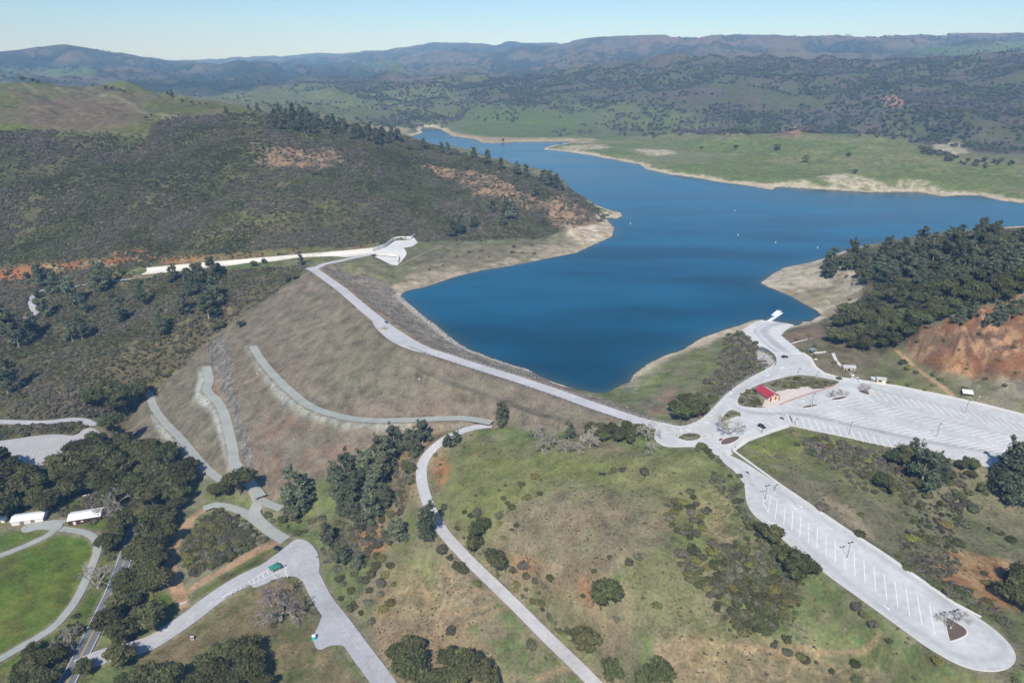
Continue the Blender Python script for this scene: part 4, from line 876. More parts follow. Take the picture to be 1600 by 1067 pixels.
isl([(1474,961),(1490,970),(1507,980),(1512,987),(1510,994),(1486,1003),(1482,1001)], 'triangular mulched island at the turnaround end of the long lot', 'mulch')
BIGI = [(1152,632),(1151,626),(1156,617),(1181,602),(1200,596),(1242,585),(1269,587),(1290,591),(1313,595),(1312,600),(1274,611),(1259,603),(1240,611),(1218,631),(1199,638),(1181,638),(1160,636)]
big = isl(BIGI, 'large landscaped island of low shrubs around the red roofed restroom', 'bed', smooth=1)
PLZ = [(1190,636),(1196,624),(1214,612),(1226,610),(1236,606),(1246,609),(1259,604),(1272,611),(1245,620),(1216,631),(1200,637)]
w = polyw(PLZ, LZ); pz = flat(w, LZ+.27, 'paved_plaza', MT['plaza']); 
kerb(polyw([(1217,633),(1245,622),(1275,612),(1306,602)], LZ), LZ+.1, .6, .2, False, 'redkerb', name='kerb')
zL = LOTS[5]['z']; S = []
for i in range(13):
    if i < 8: S.append((plane(52+7*i, 688-.9*i, zL), plane(46+7.4*i, 694-.9*i, zL)))
    if i < 7: S.append((plane(40+8*i, 706-.8*i, zL), plane(32+8.4*i, 717-1.0*i, zL)))
    S.append((plane(-30+8*i, 745-1.4*i, zL), plane(-24+8*i, 732-1.3*i, zL)))
lines(S, zL+.135, .16, 'parking_lines', m='faded', parent=lotobj[5])
# markings on the entrance road
def offs(c, a, b, o, z=.06):
    c = np.asarray(c); s_ = np.r_[0, np.cumsum(np.linalg.norm(np.diff(c[:, :2], axis=0), axis=1))]; L_ = s_[-1]; q = c[(s_ >= a*L_) & (s_ <= b*L_)]
    d = np.gradient(q[:, :2], axis=0); d /= np.linalg.norm(d, axis=1)[:, None]; return np.c_[q[:, :2]+np.stack([-d[:, 1], d[:, 0]], -1)*o, q[:, 2]+z]
def stripe(c, w, name='road_line', m='white', dash=None):
    V, Fq = ribbon(c, w, .08)
    if dash: Fq = np.array([f for i, f in enumerate(Fq) if (i % dash[1]) < dash[0]])
    o = link(name, mesh_np(name, V, Fq, MT[m])); tag(o, kind='structure')
ent = ROADS[10]['c']; stripe(offs(ent, .22, .78, .6), .11, m='faded'); stripe(offs(ent, .3, .86, -2.1), .14, dash=(1, 3)); 
dn_ = ROADS[11]['c']; stripe(offs(dn_, .1, 1, 0), .10, m='faded')
hw = ROADS[13]['c']; stripe(offs(hw, .1, 1, .25), .22, 'road_line', 'yellow'); stripe(offs(hw, .1, 1, -.2), .15, 'road_line', 'yellow')
for s_ in (-1, 1): stripe(offs(hw, .05, 1, s_*3.7), .22)
ents = np.asarray(ent); zt = float(LOTS[3]['z'])+.16
def pg(a, b, z): return plane(a, b, z)
S = [(pg(356+i*7.0, 926-i*3.9, zt-.12+0*i), pg(362+i*7.2, 928-i*4.3, zt)) for i in range(1, 10)]
zE = float(Hq(*plane(395, 905, zt)))+.5
S = []
for i in range(11):
    a = np.array(plane(352+7.3*i, 931-4.3*i, zE)); b = np.array(plane(362+6.9*i, 925-4.2*i, zE)); c_ = np.array(plane(360+7.4*i, 930-4.0*i, zE)); S.append((b, c_))
S += [(plane(345,934,zE), plane(428,884,zE)), (plane(345,934,zE), plane(436,893,zE)), (plane(429,884,zE), plane(447,884,zE)), (plane(447,884,zE), plane(446,892,zE)), (plane(446,892,zE), plane(434,894,zE)), (plane(440,879,zE), plane(442,885,zE)), (plane(446,893,zE), plane(450,902,zE))]
lines(S, zE+.05, .3, 'road_line')
# ------------------------------------------------------------------ plants: prototypes
def leaves(blobs, n, size, tint, seed, shell=.55, tvar=.35, flat_=.0, squash=1.0):
    """n small leaf clusters spread through ellipsoid blobs (cx,cy,cz,rx,ry,rz)"""
    g = np.random.default_rng(seed); blobs = np.asarray(blobs, float); vol = (blobs[:, 3]*blobs[:, 4]*blobs[:, 5])**.75; pr = vol/vol.sum()
    bi = g.choice(len(blobs), n, p=pr); d = g.normal(size=(n, 3)); d /= np.linalg.norm(d, axis=1)[:, None]; d[:, 2] = np.where(d[:, 2] < -.35, -d[:, 2], d[:, 2])
    r = shell+(1-shell)*g.random(n)**.6; r *= 1+.12*g.normal(size=n)
    B = blobs[bi]; P_ = B[:, :3]+d*r[:, None]*B[:, 3:6]
    nn = d*.9+g.normal(size=(n, 3))*.55; nn[:, 2] += .25; nn /= np.linalg.norm(nn, axis=1)[:, None]
    a = np.cross(nn, g.normal(size=(n, 3))); a /= np.linalg.norm(a, axis=1)[:, None]; b = np.cross(nn, a)
    s = (size*(.6+.8*g.random(n)))[:, None]; e = s*(.55+.5*g.random(n))[:, None]
    V = np.stack([P_-a*s, P_-b*e+nn*s*.15, P_+a*s, P_+b*e-nn*s*.1], 1).reshape(-1, 3)
    bt = (.8+.4*g.random(len(blobs)))[bi]; tv = (1-tvar+2*tvar*g.random(n))*bt
    warm = g.random(n)[:, None]*np.array([.25, .1, 0])[None]
    T = np.asarray(tint)[None]*tv[:, None]*(1+warm)
    return V, np.arange(4*n).reshape(n, 4), T
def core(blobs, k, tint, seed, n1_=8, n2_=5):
    """solid inner shells, given a darker leaf tint, that close the crown"""
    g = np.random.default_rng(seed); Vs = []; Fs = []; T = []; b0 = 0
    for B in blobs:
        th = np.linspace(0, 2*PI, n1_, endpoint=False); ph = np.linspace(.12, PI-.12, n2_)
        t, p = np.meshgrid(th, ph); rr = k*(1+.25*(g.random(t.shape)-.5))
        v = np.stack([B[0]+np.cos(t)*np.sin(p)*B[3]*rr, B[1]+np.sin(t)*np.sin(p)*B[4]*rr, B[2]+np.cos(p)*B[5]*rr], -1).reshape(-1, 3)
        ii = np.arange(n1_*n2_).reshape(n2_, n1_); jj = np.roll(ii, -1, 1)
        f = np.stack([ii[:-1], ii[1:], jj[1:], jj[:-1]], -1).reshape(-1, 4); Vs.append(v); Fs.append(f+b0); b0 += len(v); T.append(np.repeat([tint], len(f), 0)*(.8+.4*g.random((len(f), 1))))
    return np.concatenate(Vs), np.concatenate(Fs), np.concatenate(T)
def join(*parts):
    b = 0; V = []; Fc = []; T = []
    for v, f, t in parts: V.append(v); Fc.append(f+b); T.append(t); b += len(v)
    return np.concatenate(V), np.concatenate(Fc), np.concatenate(T)
def to_mesh(name, p, m): return mesh_np(name, p[0], p[1], m, False, {'tint': ('FACE', p[2])})
OAKC = (.074, .086, .034); PINEC = (.088, .110, .066); SHRC = (.090, .100, .042); CHC = (.112, .118, .074); DRYC = (.15, .135, .11)
def oak_blobs(g, r=5, h=8.5):
    out = [(0, 0, h*.56, r*.62, r*.62, h*.34)]
    for k in range(g.integers(8, 12)):
        a = g.random()*2*PI; q = r*(.42+.26*g.random()); s = r*(.26+.2*g.random()); out.append((math.cos(a)*q, math.sin(a)*q, h*(.42+.3*g.random()), s*1.1, s*1.1, s*.85))
    for k in range(3):
        a = g.random()*2*PI; q = r*.3; s = r*(.25+.12*g.random()); out.append((math.cos(a)*q, math.sin(a)*q, h*.8, s, s, s*.7))
    return out
def trunk_mesh(name, r, h, seed, m, limbs=5, rad=.38, spread=.55):
    g = np.random.default_rng(seed); mb = MB(); b = (0, 0, -.6); k = (g.normal()*.2, g.normal()*.2, h*.28)
    mb.tube([b, (0, 0, h*.1), k, (k[0]*1.5, k[1]*1.5, h*.55)], [rad*1.3, rad, rad*.75, rad*.4], 7)
    for i in range(limbs):
        a = 2*PI*i/limbs+g.random(); q = r*spread*(.7+.4*g.random())
        mb.tube([k, (k[0]+math.cos(a)*q*.4, k[1]+math.sin(a)*q*.4, h*(.36+.1*g.random())), (k[0]+math.cos(a)*q, k[1]+math.sin(a)*q, h*(.5+.2*g.random()))], [rad*.5, rad*.35, rad*.12], 5)
    me = bpy.data.meshes.new(name); me.from_pydata(mb.v, [], mb.f); me.materials.append(m); return me
OAK = []
for i in range(6):
    g_ = np.random.default_rng(100+i); B = oak_blobs(g_); c_ = np.array(OAKC)*(.85+.3*g_.random())
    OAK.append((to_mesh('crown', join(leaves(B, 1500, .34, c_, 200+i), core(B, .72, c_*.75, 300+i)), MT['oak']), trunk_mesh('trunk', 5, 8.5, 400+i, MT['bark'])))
PINE = []
for i in range(5):
    g_ = np.random.default_rng(500+i); h = 13.; B = []
    lean = g_.normal()*.5; ntop = g_.integers(2, 4)
    for k in range(26):
        z = .18+.76*(k+g_.random())/26; a = g_.random()*2*PI; rr = 3.7*(1-.62*z**1.6)*(.35+.6*g_.random()); s = 1.5*(1.15-.5*z)*(.75+.5*g_.random())
        B.append((math.cos(a)*rr+lean*z, math.sin(a)*rr, h*z, s*1.15, s*1.15, s*.95))
    for k in range(ntop): B.append((g_.normal()*.8+lean, g_.normal()*.8, h*(.93+.05*k), .7, .7, 1.1))
    c_ = np.array(PINEC)*(.85+.3*g_.random())
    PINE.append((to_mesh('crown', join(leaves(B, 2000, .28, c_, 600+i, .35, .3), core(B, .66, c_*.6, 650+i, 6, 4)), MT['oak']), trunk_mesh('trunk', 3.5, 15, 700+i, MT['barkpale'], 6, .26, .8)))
SHRUB = []
def shrub_blobs(g, r=1, h=.85):
    return [(0, 0, h*.4, r*.7, r*.7, h*.55)]+[(math.cos(a)*r*.5, math.sin(a)*r*.5, h*(.3+.25*g.random()), r*(.3+.25*g.random()), r*(.3+.25*g.random()), h*.4) for a in g.random(6)*2*PI]
for i in range(8):
    g_ = np.random.default_rng(800+i); B = shrub_blobs(g_); c_ = np.array([SHRC, SHRC, CHC, OAKC, (.15, .155, .045), (.125, .135, .05), CHC, (.13, .12, .09)][i])
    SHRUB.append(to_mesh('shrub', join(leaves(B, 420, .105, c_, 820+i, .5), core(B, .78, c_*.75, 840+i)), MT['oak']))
LOW = []
for i in range(10):
    g_ = np.random.default_rng(900+i); B = shrub_blobs(g_); c_ = np.array([(.055, .062, .032), OAKC, (.075, .088, .040), (.090, .100, .048), (.105, .110, .066), CHC, (.120, .124, .086), (.130, .128, .088), (.118, .104, .082), (.140, .134, .106)][i])
    LOW.append(to_mesh('scrub_clump', join(leaves(B, 70, .24, c_, 920+i, .6, .3), core(B[:3], .85, c_*.8, 940+i, 6, 4)), MT['oak']))
FOAK = []
for i in range(7):
    g_ = np.random.default_rng(1000+i); B = oak_blobs(g_); c_ = np.array([OAKC, OAKC, (.05, .068, .034), (.07, .085, .04), OAKC, (.105, .095, .085), (.06, .07, .05)][i])
    FOAK.append(to_mesh('oak_crown', join(leaves(B, 190, .9, c_, 1020+i, .6, .3), core(B[:6], .8, c_*.8, 1040+i, 6, 4)), MT['oak']))
def bare_mesh(seed, r, h, depth=6, col=(.30, .27, .22), m='twig', trad=.36, spread=.5):
    g = np.random.default_rng(seed); mb = MB(); tw = MB(); 
    def grow(p, d, L_, rad, k):
        q = p+d*L_; q2 = q
        (mb if k > depth-2 else tw).tube([p, (p+q)/2+Vector(g.normal(size=3)*L_*.06), q], [rad, rad*.8, rad*.6], 5 if k > depth-2 else 3, False)
        if k <= 0: return
        for _ in range(3 if k > 1 else 4):
            nd = (d+Vector(g.normal(size=3)*spread)+Vector((0, 0, .08))).normalized(); grow(q, nd, L_*(.62+.25*g.random()), rad*.67, k-1)
    st = 3
    for i in range(st):
        a = 2*PI*i/st+g.random(); grow(Vector((0, 0, h*.12)), Vector((math.cos(a)*.7, math.sin(a)*.7, .8)).normalized(), h*.27, trad*.7, depth-1)
    tk = MB().tube([(0, 0, -.5), (0, 0, h*.13)], [trad*1.2, trad], 7)
    base = len(tk.v); tk.v += mb.v; tk.f += [tuple(i+base for i in f) for f in mb.f]
    me1 = bpy.data.meshes.new('trunk'); me1.from_pydata(tk.v, [], tk.f); me1.materials.append(MT['barkpale'])
    me2 = bpy.data.meshes.new('branches'); me2.from_pydata(tw.v, [], tw.f); me2.materials.append(MT['twig'])
    at = me2.attributes.new('tint', 'FLOAT_COLOR', 'FACE'); cc = np.repeat([list(col)+[1]], len(tw.f), 0)*(.75+.5*g.random((len(tw.f), 1))); at.data.foreach_set('color', cc.astype(np.float32).ravel())
    return me2, me1
BARE = [bare_mesh(1, 5, 8, 6, (.34, .31, .22)), bare_mesh(2, 5, 8, 6, (.38, .35, .28)), bare_mesh(3, 5, 7, 6, (.30, .26, .23))]

# ------------------------------------------------------------------ where nothing grows
CLEAR = lIn | (SD < 2)
for r_ in ROADS:
    D, _z = polydist(X, Y, r_['c'], r_['w']/2+4); CLEAR |= D < r_['w']/2+1.6
for L in LOTS:
    D, _z = polydist(X, Y, L['w'], 6, True); CLEAR |= L['mask'] | (D < 2.2)
CLEAR |= RAMPM
D, _z = polydist(X, Y, CH, 12); CLEAR |= D < 8
CLEAR |= inpoly(X, Y, BW)
clr = CLEAR.astype(np.float32)
def isclear(x, y): return Hq(x, y, clr) < .35
AREA = np.zeros_like(X); AREA[:-1, :-1] = (X[:-1, 1:]-X[:-1, :-1])*(Y[1:, :-1]-Y[:-1, :-1])
inview = (PX > -140) & (PX < 1740) & (PY < 1180)
def scatter(dens, seed):
    g = np.random.default_rng(seed); lam = dens*AREA*(~CLEAR)*inview; cnt = g.poisson(np.clip(lam, 0, 20))
    r, c = np.nonzero(cnt); k = cnt[r, c]; r = np.repeat(r, k); c = np.repeat(c, k)
    y = Y0*np.exp(YSTEP*(r+g.random(len(r)))); x = xof(U0+USTEP*(c+g.random(len(c))), y); z = Hq(x, y); return x, y, z
def stuff(name, x, y, z, sc, idx_, protos, label, cat, sz=None):
    n_ = len(x); me = bpy.data.meshes.new(name); me.vertices.add(n_); me.vertices.foreach_set('co', np.stack([x, y, z], -1).astype(np.float32).ravel())
    g = np.random.default_rng(5)
    for nm, ty, arr in (('psc', 'FLOAT_VECTOR', np.stack([sc*(.85+.3*g.random(n_)), sc*(.85+.3*g.random(n_)), sc*(sz if sz is not None else 1)], -1)), ('prot', 'FLOAT_VECTOR', np.stack([np.zeros(n_), np.zeros(n_), g.random(n_)*6.283], -1))):
        a = me.attributes.new(nm, ty, 'POINT'); a.data.foreach_set('vector', arr.astype(np.float32).ravel())
    a = me.attributes.new('pidx', 'INT', 'POINT'); a.data.foreach_set('value', np.asarray(idx_, np.int32))
    pc = bpy.data.collections.new(name+'_kinds')
    for i, pm in enumerate(protos):
        po = bpy.data.objects.new('%s_kind_%02d' % (name, i), pm); pc.objects.link(po)
    ng = bpy.data.node_groups.new(name+'_spread', 'GeometryNodeTree'); ng.interface.new_socket('Geometry', in_out='INPUT', socket_type='NodeSocketGeometry'); ng.interface.new_socket('Geometry', in_out='OUTPUT', socket_type='NodeSocketGeometry')
    N = ng.nodes; Lk = ng.links; gi = N.new('NodeGroupInput'); go = N.new('NodeGroupOutput'); ip = N.new('GeometryNodeInstanceOnPoints'); ci = N.new('GeometryNodeCollectionInfo')
    ci.inputs['Collection'].default_value = pc; ci.inputs['Separate Children'].default_value = True; ci.inputs['Reset Children'].default_value = True
    def na(nm, ty):
        a = N.new('GeometryNodeInputNamedAttribute'); a.data_type = ty; a.inputs['Name'].default_value = nm; return a.outputs['Attribute']
    Lk.new(gi.outputs[0], ip.inputs['Points']); Lk.new(ci.outputs[0], ip.inputs['Instance']); ip.inputs['Pick Instance'].default_value = True
    Lk.new(na('pidx', 'INT'), ip.inputs['Instance Index']); Lk.new(na('psc', 'FLOAT_VECTOR'), ip.inputs['Scale']); Lk.new(na('prot', 'FLOAT_VECTOR'), ip.inputs['Rotation']); Lk.new(ip.outputs[0], go.inputs[0])
    o = link(name, me); md = o.modifiers.new('spread', 'NODES'); md.node_group = ng; tag(o, label, cat, kind='stuff'); print(name, n_); return o

# ------------------------------------------------------------------ chaparral, far woods
g_ = np.random.default_rng(3)
pn = .5*fbm(X, Y, 35, 4, 301)+.5*fbm(X, Y, 10, 3, 311)
dens = sc1*(.04+.20*sst(.42, .58, pn)+.10*sst(.4, .6, fbm(X, Y, 120, 3, 303)))
opn = 1-.85*zone([(400,235),(540,225),(545,262),(420,264)], 4, 1)-.85*zone([(655,256),(760,272),(866,322),(826,330),(740,302),(690,278)], 4, 1)-.85*zone([(845,312),(880,303),(945,342),(955,372),(890,366),(862,352)], 4, 1)-.8*zone([(-600,440),(0,422),(160,404),(252,398),(120,420),(0,440)], 4, 1)
opn = np.clip(opn, 0, 1)
dens = dens*opn*(1-.45*zone([(300,260),(420,250),(600,300),(640,370),(420,380),(330,330)], 14, 6))
dens += sc2*.22*sst(.28, .48, pn)
dens += zone(GORGE, 4, 1)*.16*sst(.35, .5, pn)
HRW0 = [(1290,515),(1325,478),(1362,468),(1352,440),(1282,424),(1300,405),(1400,380),(1500,360),(1620,358),(1620,455),(1545,468),(1480,498),(1425,515),(1400,545),(1300,535)]
THK = [[(1045,772),(1085,768),(1105,835),(1062,848),(1040,815)], [(1062,850),(1110,840),(1165,850),(1235,900),(1252,945),(1212,988),(1155,985),(1110,935),(1068,892)], [(1165,798),(1198,816),(1232,862),(1205,868),(1170,825)], [(285,880),(284,850),(300,815),(334,800),(372,806),(398,832),(402,850),(372,872),(330,885),(300,896)],
       [(500,805),(560,822),(622,718),(692,690),(700,682),(652,762),(600,852),(560,875),(512,872)], [(1128,532),(1160,520),(1182,552),(1194,592),(1130,620),(1090,645),(1083,622),(1118,590)], [(1300,752),(1340,742),(1400,742),(1480,760),(1530,790),(1480,830),(1500,900),(1560,960),(1500,940),(1420,880),(1400,850),(1430,820),(1380,770)],
       [(1240,686),(1300,678),(1400,716),(1480,734),(1560,750),(1540,770),(1440,765),(1340,748),(1280,718)], [(0,664),(60,664),(118,666),(128,674),(100,681),(40,685),(0,692)], [(60,1010),(130,960),(150,990),(110,1060),(20,1067)], [(205,935),(160,1000),(180,1010),(235,1000),(275,965),(240,940)], HRW0, [(1100,720),(1160,790),(1240,865),(1330,930),(1440,1010),(1430,1016),(1300,935),(1190,850),(1120,760)]]
for i_, t_ in enumerate(THK): dens = dens+zone(t_, 10, 2, 0, 700)*(.34 if i_ in (1, 3) else .18)*sst(.38, .56, pn)
dens *= (sdam < -1)
x, y, z = scatter(dens, 21); q_ = vnoise(x/45, y/45, 7)*.6+vnoise(x/14, y/14, 8)*.4; s_ = (.6+1.0*g_.random(len(x))+1.3*g_.random(len(x))**5)*(.75+.7*q_)*(1+.2*(y > 850)); cix = np.clip(((q_-.2)/.6+.45*(g_.random(len(x))-.5))*9, 0, 9).astype(int)
stuff('chaparral', x, y, z-.1, s_, cix, LOW, 'grey green chaparral covering the hillside left of the dam and spillway', 'scrub', .8+.3*g_.random(len(x)))
# grassy places: sparse tufts of dry weeds and low brush
gd = zone(MEAD, 4, 2, 0, 420)*(.05+.20*sst(.46, .6, pn))+zone(RS, 4, 2, 0, 420)*(.06+.20*sst(.46, .58, pn))+zone(LLOW, 4, 2, 0, 330)*.05+zone(UPR, 4, 2)*.06*sst(.45, .6, pn)+zone(RR, 4, 2)*.02*sst(.5, .6, pn)+blur(dn, 0)*.012*sst(.5, .65, pn)+zone(draw[0], 6, 2, 550)*.03*sst(.5, .6, pn)+dn*zone([(230,615),(300,570),(330,640),(345,740),(300,740),(200,680)], 8, 3)*.05
x, y, z = scatter(gd, 22); stuff('brush_tufts', x, y, z-.05, .22+.35*g_.random(len(x))+.5*g_.random(len(x))**8, g_.integers(2, 10, len(x)), LOW, 'small tufts of brush and weeds dotted over the open slopes', 'brush', .5+.3*g_.random(len(x)))
# oak woods across the lake, thinning towards the grass
fn = .55*fbm(X, Y, 260, 5, 331, False, .6)+.45*fbm(X, Y, 60, 3, 341)
gul = fbm(X, Y, 330, 5, 21, True)
okf = oakz*.0075*sst(.38, .56, fn+.45*(gul-.62))
okf += (zone([(940,150),(1600,205),(2100,205),(2100,230),(1500,232),(1400,212),(1250,208),(1000,215),(900,200)], 8, 2, 1600, 3000))*.002*sst(.40, .52, fn)
okf += zone([(1060,203),(1166,205),(1316,203),(1380,208),(1440,216),(1500,230),(1440,226),(1380,214),(1316,210),(1166,210),(1060,210)], 4, 1, 1650, 2400)*.006*sst(.35, .5, fn)
okf += grn*.0011*sst(.53, .62, fn)
okf += zone([(500,128),(620,133),(700,128),(800,122),(900,128),(980,160),(900,182),(820,168),(740,166),(700,205),(650,190),(600,172)], 8, 2, 1700, 3800)*.0045*sst(.42, .56, fn)
okf += zone([(430,190),(640,186),(660,200),(560,200),(450,200)], 6, 2, 1700, 3000)*.003
okf += zone([(1433,232),(1500,250),(1600,262),(1600,270),(1500,258),(1440,240)], 2, 1, 1300, 2400)*.008
okf += (1-vfar)*sst(3300, 3500, Y)*.0016*sst(.45, .6, fn)
okf *= (1-.85*zone([(1205,214),(1225,195),(1258,196),(1245,216)], 2, 1))
x, y, z = scatter(okf, 23); s_ = .55+.75*g_.random(len(x)); wk = g_.random(len(x)); ii = np.where(vnoise(x/150, y/150, 9)+.35*(wk-.5) > .62, 5, g_.integers(0, 5, len(x))); ii = np.where(wk > .95, 6, ii)
FARW = (x, y, z, s_, ii)
stuff('oak_woodland', x, y, z-.3, s_, ii, FOAK, 'dark oak woodland spread over the ridge across the lake', 'woodland')
okm = vfar*(.0013+.0009*redz)*sst(.50-.0, .58, .5*fn+.5*(FN1*.55+FN2*.45-.1))*(Y < 8200)
x, y, z = scatter(okm, 24)
if len(x) > 90000: k = g_.permutation(len(x))[:90000]; x, y, z = x[k], y[k], z[k]
stuff('mountain_woodland', x, y, z-.5, 1.1+.9*g_.random(len(x)), g_.integers(0, 5, len(x)), FOAK, 'scattered dark woods in the folds of the distant blue hills', 'woodland')

# rocks
rk = []
for i in range(5):
    g2 = np.random.default_rng(1200+i); v, f, t = core([(0, 0, 0, 1, .8, .6)], 1, (.33, .31, .27), 1200+i, 7, 5); v = v*(1+.18*g2.normal(size=v.shape)); rk.append(mesh_np('rock', v, f, MT['rock'], False, {'tint': ('FACE', t*(.7+.3*i/2))}))
ud = U*sst(9, 12, cD)*.42*sst(.3, .5, fbm(X, Y, 8, 3, 361))+U*(np.abs(SD) < 6)*.5
ud += dn*zone([(318,535),(345,520),(362,560),(372,620),(385,680),(400,745),(385,750),(362,690),(345,620)], 4, 1)*.28*sst(.35, .55, fbm(X, Y, 6, 3, 371))
ud += dn*zone([(390,650),(520,690),(590,690),(560,720),(470,760),(410,760)], 8, 3)*.06*sst(.5, .62, fbm(X, Y, 12, 3, 381))+dn*.0012
ud += zone([(1181,545),(1206,556),(1210,570),(1196,580),(1184,562)], 2, 0, 250, 700)*.5+zone([(1505,622),(1525,622),(1545,632),(1530,636),(1510,630)], 2, 0, 250, 700)*.3
ud += zone(CL, 4, 1, 300, 800)*.01+zone([(655,256),(760,272),(866,322),(826,330),(740,302),(690,278)], 4, 1)*.03
CL2 = CLEAR.copy(); CLEAR = CLEAR & ~((np.abs(SD) < 3) & (U > .5))
x, y, z = scatter(ud, 25); CLEAR = CL2; s_ = .24+.40*g_.random(len(x))**2.0+.35*(np.abs(Hq(x, y, SD)) < 5)
stuff('riprap_rocks', x, y, z, s_, g_.integers(0, 5, len(x)), rk, 'pale riprap and loose rock on the dam faces and shore', 'rocks')

# ------------------------------------------------------------------ single trees and shrubs
TREES = []   # kind, px, py, width px, place key
def T(kind, place, lst):
    for a in lst: TREES.append((kind, a[0], a[1], a[2], place))
def fill(kind, place, poly, n_, w0, w1, mind, seed):
    g = np.random.default_rng(seed); p = np.array(poly, float); lo, hi = p.min(0), p.max(0); got = []
    for _ in range(n_*60):
        q = lo+(hi-lo)*g.random(2)
        if not inpoly(q[:1], q[1:], poly)[0]: continue
        if any((q[0]-a)**2+((q[1]-b)*1.3)**2 < mind**2 for a, b, _ in got): continue
        got.append((q[0], q[1], w0+(w1-w0)*g.random()))
        if len(got) >= n_: break
    T(kind, place, got)
T('oak', 'at the left edge above the white barn', [(8,702,46),(14,735,52),(44,742,36),(30,766,42),(58,776,32),(8,792,42),(-8,765,50),(38,718,30),(-25,730,60),(-15,800,45)])
T('oak', 'in the wood between the lower parking lot and the barns', [(100,727,44),(125,708,40),(150,702,38),(166,722,44),(136,738,46),(194,696,30),(186,736,40),(214,716,34),(235,707,38),(260,716,40),(286,742,42),(252,746,44),(222,757,40),(270,766,40),(238,778,40),(200,768,36),(166,756,40),(112,758,34),(78,786,38),(92,748,30),(178,772,30),(150,760,34),(296,728,26),(140,722,34)])
T('oak', 'in the tree belt along the highway', [(192,815,36),(216,800,40),(240,808,36),(168,852,36),(186,842,32),(230,838,42),(250,852,30),(212,870,38),(230,892,42),(192,880,30),(250,906,38),(206,905,40),(236,917,32),(222,822,34),(200,838,30),(246,880,34),(214,940,22),(196,860,30),(252,890,22)])
fill('oak', 'in the wood between the lower parking lot and the barns', [(80,745),(112,710),(150,690),(205,695),(262,702),(306,745),(296,775),(240,790),(180,790),(100,775)], 26, 26, 36, 12, 31)
fill('oak', 'in the tree belt along the highway', [(166,840),(185,805),(250,795),(262,835),(262,905),(200,925),(180,900)], 16, 26, 36, 13, 32)
fill('oak', 'in the tree belt along the highway', [(255,770),(300,755),(300,790),(255,840),(246,895),(225,930),(190,950),(160,960),(165,900),(238,860)], 17, 22, 34, 13, 36)
fill('oak', 'at the bottom left corner', [(20,1067),(60,1005),(120,1000),(150,1030),(110,1067)], 6, 26, 36, 14, 37)
fill('shrub', 'on the open meadow around the middle road', [(672,740),(700,800),(760,880),(810,905),(870,960),(920,1020),(905,1020),(840,950),(770,905),(700,860),(660,800)], 34, 9, 18, 12, 38)
fill('oak', 'at the left edge above the white barn', [(0,695),(40,712),(74,765),(60,790),(0,805)], 8, 30, 40, 14, 33)
T('oak', 'beside the highway junction', [(184,946,36),(166,972,40),(192,986,44),(240,968,46),(216,962,26),(176,958,30),(222,985,30),(208,996,26)])
T('oak', 'at the bottom left corner', [(186,1030,44),(86,1026,36),(102,1046,40),(52,1018,26),(46,1046,34),(72,1062,40),(120,1008,26),(34,1060,30),(108,1020,30)])
T('oak', 'along the bottom edge left of the lower road', [(232,1056,46),(262,1062,40),(320,1040,36),(352,1026,42),(386,1020,46),(396,1050,46),(346,1056,46),(414,1072,34),(200,1068,34),(370,1068,40),(300,1068,36),(408,1030,30)])
T('oak', 'at the foot of the dam beside the chaparral', [(150,622,34),(170,617,40),(192,624,42),(212,616,34),(224,608,24),(182,634,30)])
T('oak', 'standing alone by the road at the dam toe', [(174,663,33)])
T('oak', 'on the gravel road at the dam toe', [(374,756,44),(350,764,28),(336,768,22)])
T('oak', 'at the bottom between the two roads', [(622,1030,42),(650,1046,46),(642,1014,36),(666,1066,42),(602,1054,22),(702,1030,36),(726,1046,46),(756,1056,42),(742,1034,30),(634,1052,40),(690,1062,36),(712,1068,40),(770,1068,34)])
T('oak', 'beside the bend of the middle road', [(746,832,35),(741,850,34),(777,879,39),(638,733,24)])
T('oak', 'standing alone above the orange bank', [(946,928,48)])
T('oak', 'on the slope right of the middle road', [(922,1003,46),(1030,1055,44),(958,1052,38),(902,993,20),(1004,1064,24)])
T('oak', 'in the thicket left of the long parking strip', [(1244,880,40),(1262,888,34),(1230,872,28),(1206,838,32),(1192,828,24),(1246,898,30)])
T('oak', 'between the dam end and the loop road', [(1078,640,34),(1064,647,30),(1090,630,30),(1072,628,28),(1054,636,20),(1096,642,20)])
T('oak', 'in the dark hedge below the dam road', [(922,671,22),(938,673,24),(955,675,24),(972,677,24),(988,677,22),(1002,671,20),(930,680,18),(946,683,20),(964,685,20),(984,686,18),(980,667,16),(960,668,14)])
T('oak', 'at the right edge below the pines', [(1590,925,52),(1600,905,40),(1604,945,40)])
T('oak', 'below the lot edge at right', [(1414,714,34),(1398,718,26),(1424,722,26),(1502,728,17),(1522,727,20),(1508,716,14),(1566,706,15),(1376,752,30),(1392,762,26),(1440,760,22),(1470,748,18),(1486,744,18),(1518,742,16),(1534,764,16)])
T('pine', 'beside the gravel road at the dam toe', [(462,770,46),(452,790,30),(470,786,26)])
T('pine', 'on the slope below the gravel bench road', [(545,745,40),(572,736,40),(530,762,32),(560,770,40),(588,762,40),(602,720,38),(576,800,38),(552,796,30),(592,700,26),(616,690,32),(640,692,28),(660,679,26),(534,790,28),(596,742,34),(564,818,24),(604,780,24),(580,778,30),(520,742,22),(650,702,22),(676,690,18),(700,692,16),(712,686,16)])
T('pine', 'on the slope left of the middle road', [(513,842,30),(620,832,30),(666,820,42),(660,736,12),(532,868,26),(560,880,20)])
T('pine', 'rising at the end of the gravel bench road', [(785,652,25)])
T('pine', 'beside the dark hedge below the dam road', [(889,676,18)])
T('pine', 'on the bank below the parking lot', [(1445,736,46),(1426,706,24),(1484,700,34),(1500,706,26),(1530,690,30),(1552,696,32),(1573,698,18),(1462,728,24),(1478,732,18),(1540,702,22),(1508,724,14)])
